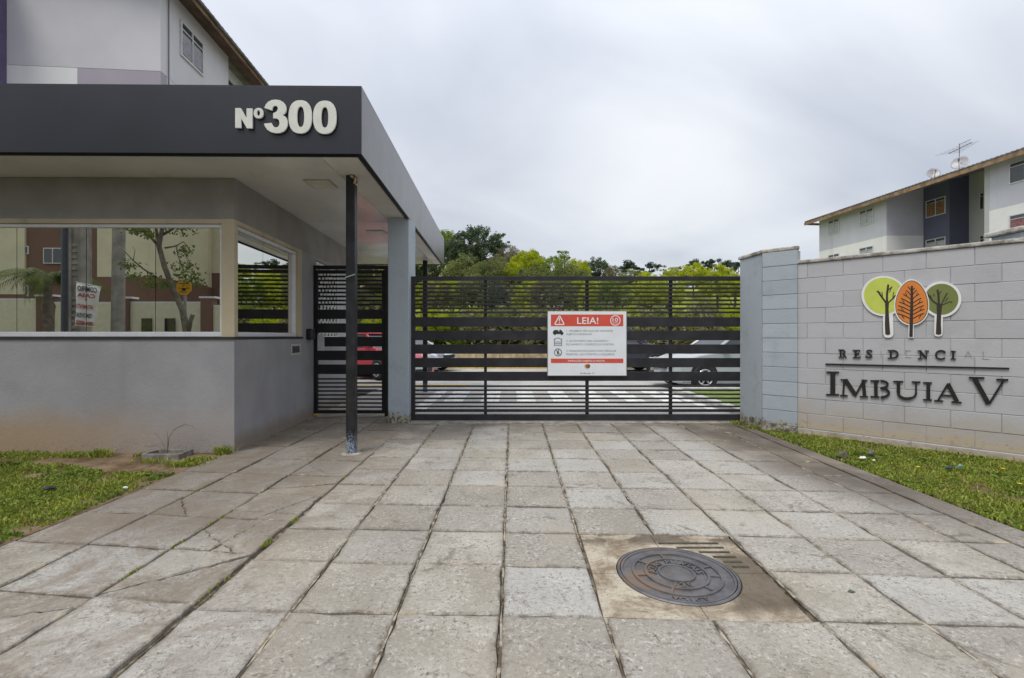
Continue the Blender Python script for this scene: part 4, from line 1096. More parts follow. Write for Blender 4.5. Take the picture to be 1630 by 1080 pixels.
crumple('paper_litter', 1373, 735, .035, simple('white_paper', (.75,.76,.76), .7), 'crumpled white paper lying in the right lawn', 'litter', 1, .5, .04)
crumple('paper_litter', 1391, 739, .016, simple('white_scrap', (.75,.72,.66), .7), 'small white scrap beside the crumpled paper', 'litter', 2, .5, .04)
crumple('plastic_bag', 1387, 729, .035, simple('grey_plastic', (.12,.11,.11), .5), 'dark grey crumpled bag behind the white paper in the lawn', 'litter', 3, .9, .05)
crumple('plastic_bag', 1512, 752, .045, simple('dark_blue_plastic', (.03,.05,.07), .35), 'dark blue plastic scrap lying in the right lawn', 'litter', 4, .35, .045)
crumple('plastic_bag', 1528, 750, .02, simple('pale_blue_plastic', (.18,.36,.45), .35), 'light blue plastic scrap at the end of the dark one', 'litter', 5, .8, .05)
crumple('stone', 1341, 732, .06, simple('mossy_stone', (.10,.095,.05), .95, var=.4, scale=30), 'mossy dark stone on the kerb of the right lawn', 'stone', 6, .9, .04)
crumple('plastic_bag', 77, 783, .06, simple('black_plastic', (.015,.02,.03), .4), 'flat black plastic scrap in the left lawn', 'litter', 7, .2, .035)
crumple('paper_litter', 199, 782, .02, simple('white_cap', (.7,.74,.78), .5), 'tiny white scrap at the edge of the left lawn', 'litter', 8, .5, .03)
crumple('yellow_rag', 503, 663, .055, simple('yellow_cloth', (.50,.34,.05), .8, var=.5, scale=50), 'crumpled yellow cloth at the foot of the pedestrian gate', 'cloth', 9, .35, .02)
# fallen leaf on a tile
p = P(1355, 944, EYE*FPX/(944-HY)); tag(mesh_obj('fallen_leaf', [(p.x-.02, p.y, .006), (p.x, p.y+.013, .012), (p.x+.024, p.y, .006), (p.x, p.y-.013, .010)], [(0,3,2,1)], simple('dry_green_leaf', (.07,.09,.05), .6)), 'single dark green leaf lying on a tile right of the manhole', 'leaf')
# concrete box by the wall
cb = thing('concrete_box', 'small open concrete inspection box on the soil by the guardhouse wall', 'drain box', (-3.62, 5.2, 0))
bx0, bx1, by0, by1 = -3.93, -3.53, 5.09, 5.33
BXM = simple('rough_grey_concrete', (.20, .185, .165), .95, var=.35, scale=14, bump=.5)
MB().box(bx0, bx1, by0, by0+.025, -.02, .055).build('side_panel', BXM, cb, bevel=.004); MB().box(bx0, bx1, by1-.025, by1, -.02, .055).build('side_panel', BXM, cb, bevel=.004)
MB().box(bx0, bx0+.025, by0+.026, by1-.026, -.02, .054).build('side_panel', BXM, cb, bevel=.004); MB().box(bx1-.025, bx1, by0+.026, by1-.026, -.02, .054).build('side_panel', BXM, cb, bevel=.004)
MB().box(bx0+.026, bx1-.026, by0+.026, by1-.026, -.02, .02).build('bottom', SOIL, cb)
# dead stems in the box
ds = MB()
b0 = (-3.73, 5.2, .02)
for tips in ([(-3.74,5.22,.2),(-3.76,5.24,.27)], [(-3.72,5.22,.22),(-3.70,5.25,.28),(-3.6,5.27,.34),(-3.5,5.27,.32),(-3.47,5.26,.27)], [(-3.8,5.22,.16),(-3.9,5.24,.26)], [(-3.73,5.22,.2),(-3.66,5.25,.3),(-3.58,5.26,.33)], [(-3.85,5.22,.12),(-3.97,5.24,.10)]):
    ds.tube([b0]+tips, [.003]+[.002]*len(tips), 4)
tag(ds.build('dead_weed', simple('dry_stem', (.10,.08,.07), .9)), 'dry dead weed growing out of the concrete box', 'dead plant')

# ================================================================== buildings
def facade(root, A, B, z0, z1, mat, name='wall', thick=.25, zb=None):
    """vertical wall slab from A to B (plan), its outer face on the line A-B, thickness to the left side"""
    A, B = Vector(A), Vector(B); d = (B-A).normalized(); n = Vector((-d.y, d.x))
    a2, b2 = A+n*thick, B+n*thick
    z1b = z1 if zb is None else zb
    vs = [(A.x,A.y,z0),(B.x,B.y,z0),(b2.x,b2.y,z0),(a2.x,a2.y,z0),(A.x,A.y,z1),(B.x,B.y,z1b),(b2.x,b2.y,z1b),(a2.x,a2.y,z1)]
    return MB().add(vs, [(0,3,2,1),(4,5,6,7),(0,1,5,4),(1,2,6,5),(2,3,7,6),(3,0,4,7)]).build(name, mat, root)
FRAMEW = simple('white_window_frame', (.55,.55,.55), .5); SHADE = simple('window_reveal', (.22,.22,.23), .8)
CURT = simple('brown_curtain', (.22,.12,.055), .8, var=.35, scale=9); CURW = simple('pale_curtain', (.38,.40,.42), .8, var=.2, scale=7); CURR = simple('red_curtain', (.22,.10,.10), .8, var=.3, scale=9)
def window(root, A, d, s0, s1, z0, z1, outn, curt=None, panes=2, name='window', grill=False):
    """window set on wall line through A direction d, from s0 to s1, outward normal outn"""
    A = Vector((A[0], A[1], 0)); d = Vector((d[0], d[1], 0)).normalized(); n = Vector((outn[0], outn[1], 0)).normalized(); up = Vector((0,0,1))
    k_ = MB(); t = .05
    k_.fbox(A, d, up, n, s0, s1, z0, z0+t, .0, .05); k_.fbox(A, d, up, n, s0, s1, z1-t, z1, .0, .05)
    k_.fbox(A, d, up, n, s0, s0+t, z0+t, z1-t, .0, .05); k_.fbox(A, d, up, n, s1-t, s1, z0+t, z1-t, .0, .05)
    for i in range(1, panes): c_ = s0+(s1-s0)*i/panes; k_.fbox(A, d, up, n, c_-t/2, c_+t/2, z0+t, z1-t, .0, .045)
    zt = z1-.24
    k_.fbox(A, d, up, n, s0+t, s1-t, zt-.015, zt+.015, .046, .055)
    wo = recalc(k_.build(name, FRAMEW, root))
    for i in range(panes):
        a = s0+(s1-s0)*i/panes+t*.6; b = s0+(s1-s0)*(i+1)/panes-t*.6
        MB().fbox(A, d, up, n, a, b, z0+t, z1-t, .002, .022).build('pane', FARGLASS, wo)
        if curt: MB().fbox(A, d, up, n, a+.03, b-.03, z0+t+.02, zt-.03, .0225, .026).build('curtain', curt, wo)
    if grill:
        kk = MB()
        for i in range(14):
            zq = z0+.08+i*.04; kk.fbox(A, d, up, n, s0+t, s1-t, zq, zq+.012, .056, .062)
        kk.build('window_net', simple('white_window_net', (.55,.56,.62), .7), wo)
    return wo
def m_render(name, col):
    k = NT(name)
    c = k.mix(k.mr(k.noise(.5, 4), .3, .7), tuple(v*.93 for v in col), tuple(min(1, v*1.05) for v in col))
    run = k.math('MULTIPLY', k.mr(k.noise(1.6, 5, .6, stretch=(1, 1, .07)), .55, .78), .28)
    c = k.mix(run, c, tuple(v*.6 for v in col))
    c = k.mix(k.math('MULTIPLY', k.mr(k.noise(3.5, 5, .7), .6, .75), .2), c, tuple(v*.7 for v in col))
    return k.done(c, .85, spec=.2)
LIL = m_render('lilac_grey_render', (.50,.505,.56)); CRM = m_render('cream_render', (.74,.74,.735)); DKB = m_render('dark_slate_render', (.115,.12,.175))
GRN = m_render('greenish_grey_render', (.44,.455,.45)); MAU = simple('mauve_render', (.37,.33,.39), .85, var=.06, scale=.8)
TAN = simple('weathered_wood_eave', (.24,.155,.09), .85, var=.35, scale=3, bump=.2); ROOF = simple('grey_fibre_cement_roof', (.16,.155,.15), .9, var=.3, scale=2)
SOFB = simple('brown_soffit_boards', (.115,.075,.05), .85, var=.3, scale=4)
# --- right hand apartment block
ab = thing('apartment_block', 'grey and cream four storey apartment block with a slate coloured bay, beyond the block wall', 'building', (28, 32, 0))
D = Vector((.096, -.995)); NO = Vector((-.995, -.096))
L1 = lambda s: Vector((25.06, 39.2))+D*s
pts_a = L1(0); pts_b = L1(6.29); c2 = Vector((28.2, 32.94)); c3_ = Vector((28.37, 31.17)); c4 = Vector((29.64, 31.17)); c5 = Vector((29.95, 26.9)); p6 = L1(12.54); p7 = L1(26)
ZB, ZT = 8.22, 10.72
def two(A, B, up, lo, za=ZT, zb=ZT, nm='wall'):
    facade(ab, A, B, ZB, za, up, nm, .25, zb); facade(ab, A, B, -.1, ZB-.003, lo, nm)
two(pts_a, pts_b, LIL, CRM); two(pts_b, c2, LIL, CRM, ZT, ZT+.72); two(c2, c3_, DKB, DKB, ZT+.72, ZT+.72); two(c3_, c4, DKB, DKB, ZT+.75, ZT+1.05); two(c4, c5, GRN, GRN, ZT+1.05, ZT+1.05); two(p6, p7, LIL, CRM)
facade(ab, c5, p6, -.1, ZT, GRN)
for A_, s0, s1, cu in ((pts_a, 1.0, 2.15, CURW), (pts_a, 4.05, 5.25, CURW)):
    for zq in (9.35, 6.65, 3.95): window(ab, A_, D, s0, s1, zq, zq+1.1, NO, cu)
for zq in (9.35, 6.7): window(ab, c2, D, .2, 1.55, zq, zq+1.15, NO, CURT if zq > 9 else CURW)
for zq in (9.3, 6.6): window(ab, c4, D, .66, 1.2, zq, zq+1.1, NO, None)
for zq, cu in ((9.35, None), (6.6, CURR)):
    window(ab, p6, D, 1.25, 2.7, zq, zq+1.1, NO, cu); window(ab, p6, D, 4.6, 6.0, zq, zq+1.1, NO, cu)
E1 = Vector((24.3, 39.9)); E2 = Vector((24.3, 39.9))+Vector((.0965,-.995))*29
up3 = Vector((0,0,1)); de = Vector((.0965,-.995,0)); ni = Vector((.995,.0965,0))
O3 = Vector((E1.x, E1.y, 0))
rk = MB()
slope = Vector((.995, .0965, .25)).normalized()
rk.fbox(O3+up3*10.72, de, slope, slope.cross(de), 0, 29, .0, 6.5, -.02, .06)
roof = recalc(rk.build('roof', ROOF, ab))
MB().fbox(O3, de, up3, ni, .0, 29, 10.50, 10.74, -.03, .0).build('eave_board', TAN, roof)
MB().fbox(O3, ni, up3, -de, -.03, 3.0, 10.55, 10.74, .0, .03).build('gable_board', TAN, roof)
cr = MB()
for i in range(120):
    s_ = .12+i*.24; q = O3+de*s_+up3*10.79-ni*.06; cr.tube([q, q+slope*1.2], .055, 6)
cr.build('roof_corrugation', ROOF, roof)['kind'] = 'stuff'
# dishes and aerial
MET = simple('grey_dish_metal', (.42,.41,.42), .5, .2); DKM = simple('dark_aerial_metal', (.12,.12,.13), .5, .3)
def dish(px, py, Y, r, nrm, lab):
    c_ = P(px, py, Y); t_ = thing('satellite_dish', lab, 'satellite dish', (c_.x, c_.y, c_.z-.5))
    nrm = Vector(nrm).normalized(); a = nrm.cross(up3).normalized(); b = nrm.cross(a)
    k_ = MB(); vs = []; fs = []; N_ = 20
    for j in range(5):
        rr_ = r*j/4+.001
        for i in range(N_):
            t = 2*math.pi*i/N_; vs.append(c_+a*rr_*math.cos(t)+b*rr_*math.sin(t)+nrm*(rr_*rr_/r*.35))
    for j in range(4):
        for i in range(N_): fs.append((j*N_+i, j*N_+(i+1) % N_, (j+1)*N_+(i+1) % N_, (j+1)*N_+i))
    o_ = mesh_obj('reflector', vs, fs, MET, t_, True); sm = o_.modifiers.new('s', 'SOLIDIFY'); sm.thickness = .02
    MB().tube([c_+b*r*.9+nrm*.1 if b.z < 0 else c_-b*r*.9+nrm*.1, c_+nrm*r*1.0], .015, 5).tube([c_+nrm*r*.93, c_+nrm*r*1.08], .05, 6).build('feed_arm', DKM, t_)
    MB().tube([c_-nrm*.05, c_-nrm*.12-up3*r*.6, c_-nrm*.12-up3*(r+.45)], .03, 6).build('mast', DKM, t_)
dish(1484, 278, 31.0, .40, (-.25, -.9, .35), 'round satellite dish above the slate coloured bay')
dish(1530, 261, 29.5, .46, (-.8, -.45, .4), 'satellite dish turned sideways below the aerial')
ae = thing('tv_aerial', 'thin roof television aerial with two booms', 'aerial', P(1527, 262, 29.5))
kk = MB(); base = P(1527, 268, 29.6)
kk.tube([base-up3*.5, P(1527, 229, 29.6)], .02, 5); kk.build('mast', DKM, ae)
kk = MB(); b1a, b1b = P(1510, 245, 29.6), P(1547, 227, 29.6); b2a, b2b = P(1527, 230.5, 29.6), P(1545, 222.5, 29.6)
kk.tube([b1a, b1b], .022, 5); kk.tube([b2a, b2b], .018, 5); kk.build('boom', DKM, ae)
kk = MB()
for i in range(8):
    c_ = b1a.lerp(b1b, i/7); e_ = Vector((.9, -.1, .10)).normalized()*(.75-.05*i); kk.tube([c_-e_, c_+e_], .007, 4)
kk.build('element', DKM, ae)
# --- left hand apartment block
lb = thing('apartment_block', 'lilac grey apartment block with brown eaves rising behind the guardhouse', 'building', (-11, 13, 0))
DL = Vector((-.085, .996)); NL = Vector((.996, .085)); c0 = Vector((-9.27, 12.68)); ce = Vector((-9.57, 16.22)); FU = Vector((-.996, -.085))
cf = c0+FU*3.74; far = c0+DL*24
WARM = m_render('pale_lilac_grey_render', (.58,.57,.595))
def fac2(A, B, z0, z1, mat, nm='wall'): return facade(lb, A, B, z0, z1, mat, nm)
fac2(cf, c0, 8.30, 10.75, WARM)
mid = c0+FU*2.05
fac2(cf, mid, 5.5, 8.29, CRM); fac2(mid, c0, 5.5, 8.29, MAU); fac2(cf, c0, -.1, 5.49, CRM)
fac2(c0+DL*.252, ce, 8.30, 10.75, WARM); fac2(c0+DL*.252, ce, -.1, 8.29, WARM)
ci = ce-NL*.22; fac2(ci, c0-NL*.22+DL*24, -.1, 10.6, WARM)
fac2(cf-Vector((.085*1.2*-1, 1.2)), cf, -.1, 10.75, simple('slate_purple_render', (.12,.09,.17), .85))
fac2(cf-Vector((.085*1.2*-1, 1.2))+FU*5, cf-Vector((.085*1.2*-1, 1.2)), -.1, 10.75, simple('slate_purple_front', (.12,.09,.17), .85))
window(lb, c0, DL, .83, 1.98, 9.22, 10.22, NL, None, 2, grill=True)
window(lb, ci, DL, .25, 1.4, 9.22, 10.22, NL, None, 2)
MB().tube([(c0.x+.01+NL.x*.02+DL.x*.3, c0.y+DL.y*.3, 6.0), (c0.x+NL.x*.03+DL.x*.3, c0.y+DL.y*.3, 10.7)], .012, 5).build('downlead', DARK, lb)
O4 = Vector((c0.x, c0.y, 0))+Vector((NL.x, NL.y, 0))*.50-Vector((DL.x, DL.y, 0))*.6
dl3 = Vector((DL.x, DL.y, 0)); nl3 = Vector((NL.x, NL.y, 0))
sl3 = (-nl3+up3*.22).normalized(); nn = sl3.cross(dl3)
if nn.z < 0: nn = -nn
rl = recalc(MB().fbox(O4+up3*10.62, dl3, sl3, nn, 0, 25, -.12, 7, .05, .11).build('roof', ROOF, lb))
recalc(MB().fbox(O4+up3*10.62, dl3, sl3, nn, .0, 25, .0, .62, .0, .04).build('soffit_boards', SOFB, rl))
recalc(MB().fbox(O4+up3*10.55, dl3, up3, nl3, 0, 25, 0, .18, .0, .03).build('eave_board', TAN, rl))
kk = MB()
for i in range(90): q = O4+dl3*(.15+i*.27)+up3*10.70+nl3*.10; kk.tube([q, q+sl3*1.0], .06, 6)
kk.build('roof_corrugation', ROOF, rl)['kind'] = 'stuff'

# ================================================================== trees
def crown_mesh(name, seed, N, rx, ry, rz, leaf, clumps, shell=.55, droop=0.0, csize=.22, mat=None):
    r = np.random.default_rng(seed)
    # clump centres through the crown volume, biased to its outside
    d = r.normal(size=(clumps, 3)); d /= np.linalg.norm(d, axis=1)[:, None]
    rad_ = r.uniform(shell, 1.0, clumps)**.7; rad_ *= r.uniform(.82, 1.12, clumps)
    cc = d*rad_[:, None]*np.array([rx, ry, rz]); cc[:, 2] = np.where(cc[:, 2] < -rz*.6, cc[:, 2]*.5, cc[:, 2])
    nc = max(6, clumps//4); core = r.normal(size=(nc, 3)); core /= np.linalg.norm(core, axis=1)[:, None]; core *= r.uniform(.1, .62, nc)[:, None]*np.array([rx, ry, rz])
    cc = np.vstack([cc, core]) if shell > .5 else cc; clumps = len(cc)
    idx = r.integers(0, clumps, N); cs = r.uniform(.6, 1.3, clumps)*csize*max(rx, rz)
    o = r.normal(size=(N, 3)); o /= np.linalg.norm(o, axis=1)[:, None]; o *= (r.uniform(0, 1, N)**.45)[:, None]
    p = cc[idx]+o*cs[idx][:, None]*np.array([1, 1, .75]); p[:, 2] += rz-droop*np.abs(p[:, 0])
    a = r.normal(size=(N, 3)); a[:, 2] *= .7; a /= np.linalg.norm(a, axis=1)[:, None]
    b = np.cross(a, r.normal(size=(N, 3))); b /= np.linalg.norm(b, axis=1)[:, None]
    s = leaf*r.uniform(.55, 1.35, N)[:, None]
    V_ = np.stack([p-a*s, p-b*s*.45, p+a*s, p+b*s*.45], 1).astype(np.float32)
    me = bpy.data.meshes.new(name); me.vertices.add(N*4); me.vertices.foreach_set('co', V_.reshape(-1))
    me.loops.add(N*4); me.loops.foreach_set('vertex_index', np.arange(N*4, dtype=np.int32)); me.polygons.add(N)
    me.polygons.foreach_set('loop_start', np.arange(0, N*4, 4, dtype=np.int32)); me.update(calc_edges=True)
    if mat: me.materials.append(mat)
    return me
def trunk_mesh(seed, h, r0, spread=1.0):
    r = random.Random(seed); k_ = MB()
    k_.tube([(0,0,-.3),(r.uniform(-.1,.1)*h*.3,0,h*.4),(r.uniform(-.1,.1)*h*.4,0,h*.8)], [r0, r0*.75, r0*.4], 7)
    for i in range(6):
        a = r.uniform(0, 6.28); z0 = h*r.uniform(.3, .6); L_ = h*r.uniform(.14, .26)*spread
        k_.tube([(0,0,z0),(math.cos(a)*L_*.5, math.sin(a)*L_*.5, z0+L_*.45),(math.cos(a)*L_, math.sin(a)*L_, z0+L_*.8)], [r0*.45, r0*.28, r0*.1], 5)
    me = bpy.data.meshes.new('trunk'); me.from_pydata(k_.v, [], k_.f); me.materials.append(BARK); return me
KM = {}
def norm_crown(me):
    """scale a crown mesh so that it spans x,y in -1..1 and z in 0..1"""
    n = len(me.vertices); co = np.empty(n*3, np.float32); me.vertices.foreach_get('co', co); co = co.reshape(-1, 3)
    lo = np.percentile(co, 1, axis=0); hi = np.percentile(co, 99.4, axis=0)
    co[:, 0] = (co[:, 0]-(lo[0]+hi[0])/2)/((hi[0]-lo[0])/2); co[:, 1] = (co[:, 1]-(lo[1]+hi[1])/2)/((hi[1]-lo[1])/2); co[:, 2] = (co[:, 2]-lo[2])/(hi[2]-lo[2])
    me.vertices.foreach_set('co', co.reshape(-1)); me.update(); return me
for kd, mat_, n_, leaf, cl, cs in (('lime', L_LIME, 17000, .036, 130, .19), ('green', L_GREEN, 17000, .036, 130, .19), ('dark', L_DARK, 26000, .034, 260, .15), ('olive', L_OLIVE, 24000, .032, 240, .15), ('brown', L_BROWN, 13000, .032, 150, .19)):
    KM[kd] = [norm_crown(crown_mesh('crown', 10+i*7+len(kd), n_, 1, 1, .85, leaf, cl, .75, 0, cs, mat_)) for i in range(3)]
KM['sparse'] = [norm_crown(crown_mesh('crown', 91, 2600, .8, .8, 1.1, .045, 18, .3, 0, .17, L_OLIVE))]
KM['pine'] = [norm_crown(crown_mesh('crown', 95+i, 4200, .8, .8, 1.0, .05, 26, .35, 0, .19, L_PINE)) for i in range(2)]
TM = [trunk_mesh(i, 1.7, .055) for i in range(3)]
KIND = {'lime': ('lime green spring tree', 'tree'), 'green': ('mid green leafy tree', 'tree'), 'dark': ('dark evergreen dome tree', 'tree'), 'olive': ('olive green rounded tree', 'tree'),
        'brown': ('brownish twiggy tree', 'tree'), 'sparse': ('thin sparse tree showing sky between its twigs', 'tree'), 'pine': ('small dark pine', 'pine tree')}
cnt = 0
def tree(kd, px, top, wpx, Y, lab, hs=None):
    """crown centred over px with its top at pixel row top"""
    global cnt
    X_ = (px-CX)/FPX*Y; z0 = hz(X_, Y) if Y > 20.2 else 0
    zt = EYE-(top-HY)/FPX*Y; r_ = wpx/2/FPX*Y
    t_ = thing('pine_tree' if kd == 'pine' else ('shrub' if zt-z0 < 2.2 else 'tree'), lab, KIND[kd][1] if kd == 'pine' else ('shrub' if zt-z0 < 2.2 else 'tree'), (X_, Y, z0))
    me = KM[kd][cnt % len(KM[kd])]; o_ = bpy.data.objects.new('crown', me); C.objects.link(o_); o_.parent = t_
    ch_ = min((zt-z0)*.97, r_*(1.7 if kd not in ('pine', 'sparse') else 2.2))
    o_.scale = (r_, r_, ch_); o_.location = (0, 0, (zt-z0)-ch_); o_.rotation_euler = (0, 0, cnt*1.9)
    tr = bpy.data.objects.new('trunk', TM[cnt % 3]); C.objects.link(tr); tr.parent = t_
    hh = (zt-z0)/1.7; tr.scale = (max(.6, hh*.8), max(.6, hh*.8), hh); cnt += 1
    return t_
# skyline, left to right (pixel column, top row, width, distance)
tree('green', 705, 368, 46, 46, 'yellowish green tree at the left end of the hill, just past the canopy tip')
tree('dark', 758, 364, 84, 43, 'large dark evergreen dome tree on top of the hill')
tree('dark', 722, 384, 44, 44.5, 'dark evergreen between the canopy tip and the big dome tree')
tree('sparse', 795, 373, 30, 44, 'thin sparse tree leaning out right of the big dome tree')
tree('brown', 812, 392, 46, 42, 'brownish twiggy tree below the thin sparse tree')
tree('brown', 800, 404, 50, 39, 'dull brown tree right under the dome tree')
tree('dark', 845, 402, 40, 45, 'dark tree behind the lime tree left of centre')
tree('olive', 740, 408, 66, 36, 'olive rounded tree in front of the big dome tree')
tree('olive', 783, 414, 60, 34, 'olive rounded tree in front of the brown tree')
tree('lime', 841, 401, 58, 37, 'bright lime tree rising over the middle of the gate')
tree('lime', 818, 418, 36, 34, 'small bright lime tree left of the taller lime one')
tree('green', 882, 408, 62, 38, 'mid green tree right of the bright lime tree')
tree('sparse', 897, 400, 26, 39, 'sparse twiggy tree sticking up over the mid green tree')
tree('lime', 917, 414, 44, 39, 'yellow green tree between the mid green and the dark olive one')
tree('olive', 850, 424, 60, 31, 'olive shrubby tree just above the gate in the centre')
tree('olive', 905, 424, 70, 32, 'olive shrubby tree just above the gate right of centre')
tree('dark', 947, 414, 56, 44, 'dark olive tree above the notice sign')
tree('brown', 974, 424, 26, 42, 'drooping brownish tree right above the notice sign')
tree('pine', 1005, 416, 40, 62, 'dark pine standing apart right of the gap in the skyline')
tree('olive', 1006, 431, 52, 55, 'olive bush at the foot of the dark pine')
tree('pine', 1033, 418, 28, 63, 'small dark pine, second right of the gap')
tree('lime', 1030, 434, 38, 52, 'lime bush between the two small pines')
tree('sparse', 1055, 423, 18, 60, 'tiny bare tree on the ridge left of the gate mullion')
tree('lime', 1070, 426, 24, 55, 'slim lime tree on the ridge above the gate mullion')
tree('sparse', 1084, 425, 22, 58, 'see-through twiggy tree on the ridge')
tree('lime', 1104, 421, 42, 52, 'broad lime tree on the ridge right of the mullion')
tree('pine', 1102, 414, 30, 66, 'dark pine behind the broad lime tree')
tree('pine', 1120, 416, 28, 66, 'dark pine right behind the broad lime tree')
tree('lime', 1143, 425, 54, 50, 'broad lime tree left of the block pillar')
tree('pine', 1136, 414, 34, 66, 'dark pine above the right lime tree')
tree('pine', 1157, 415, 32, 66, 'second dark pine from the block pillar')
tree('pine', 1175, 417, 32, 64, 'dark pine touching the block pillar')
tree('lime', 1168, 438, 40, 48, 'low lime bush at the block pillar')
# lower belt seen between the slats
lr = random.Random(11)
ORD = ['first', 'second', 'third', 'fourth', 'fifth', 'sixth', 'seventh', 'eighth', 'ninth', 'tenth', 'eleventh', 'twelfth', 'thirteenth', 'fourteenth', 'fifteenth', 'sixteenth']
belt = [('lime', 680), ('brown', 700), ('lime', 722), ('olive', 748), ('dark', 786), ('brown', 812), ('lime', 842), ('brown', 868), ('olive', 893), ('lime', 918), ('lime', 948), ('green', 975), ('lime', 1003), ('lime', 1035), ('lime', 1062)]
for i, (kd, px) in enumerate(belt):
    nx = ['canopy', 'far post', 'left mullion', 'sign'][min(3, int((px-680)/80))]
    tree(kd, px+lr.uniform(-4, 4), 442+lr.uniform(-4, 12), 52, 27+lr.uniform(-2, 4), '%s behind the upper gate slats, %s from the left' % (KIND[kd][0], ORD[i]))
for i in range(16):
    px = 560+i*40; kd = ['olive', 'lime', 'olive', 'lime', 'green', 'lime'][i % 6]
    tree(kd, px+lr.uniform(-8, 8), 495+lr.uniform(-10, 8), 60, 22+lr.uniform(0, 2.5), 'low %s behind the retaining wall, %s from the left' % (KIND[kd][0].replace('tree', 'bush'), ORD[i]))
for i, (kd, px, tp) in enumerate((('dark', 560, 400), ('olive', 590, 425), ('brown', 615, 430), ('olive', 640, 420), ('dark', 670, 405), ('green', 600, 470), ('brown', 575, 460))):
    tree(kd, px, tp, 60, 36-i, '%s behind the pedestrian gate, %s of seven there' % (KIND[kd][0], ORD[i]))
# right of the pillar: what the guardhouse glass mirrors
for i in range(14):
    px = 1215+i*46; kd = ['lime', 'pine', 'green', 'lime', 'olive'][i % 5]
    tree(kd, px, 430+lr.uniform(-8, 12), 62 if kd != 'pine' else 34, 46+lr.uniform(0, 10), '%s beyond the block wall, %s right of its pillar' % (KIND[kd][0], ORD[i]))
# undergrowth on the bank
ug = crown_mesh('undergrowth', 77, 24000, 26, 3.2, .9, .16, 260, 0.0, 0, .05, L_BROWN)
og = link('undergrowth', ug, None); og.location = (-2, 24, .55); og['kind'] = 'stuff'

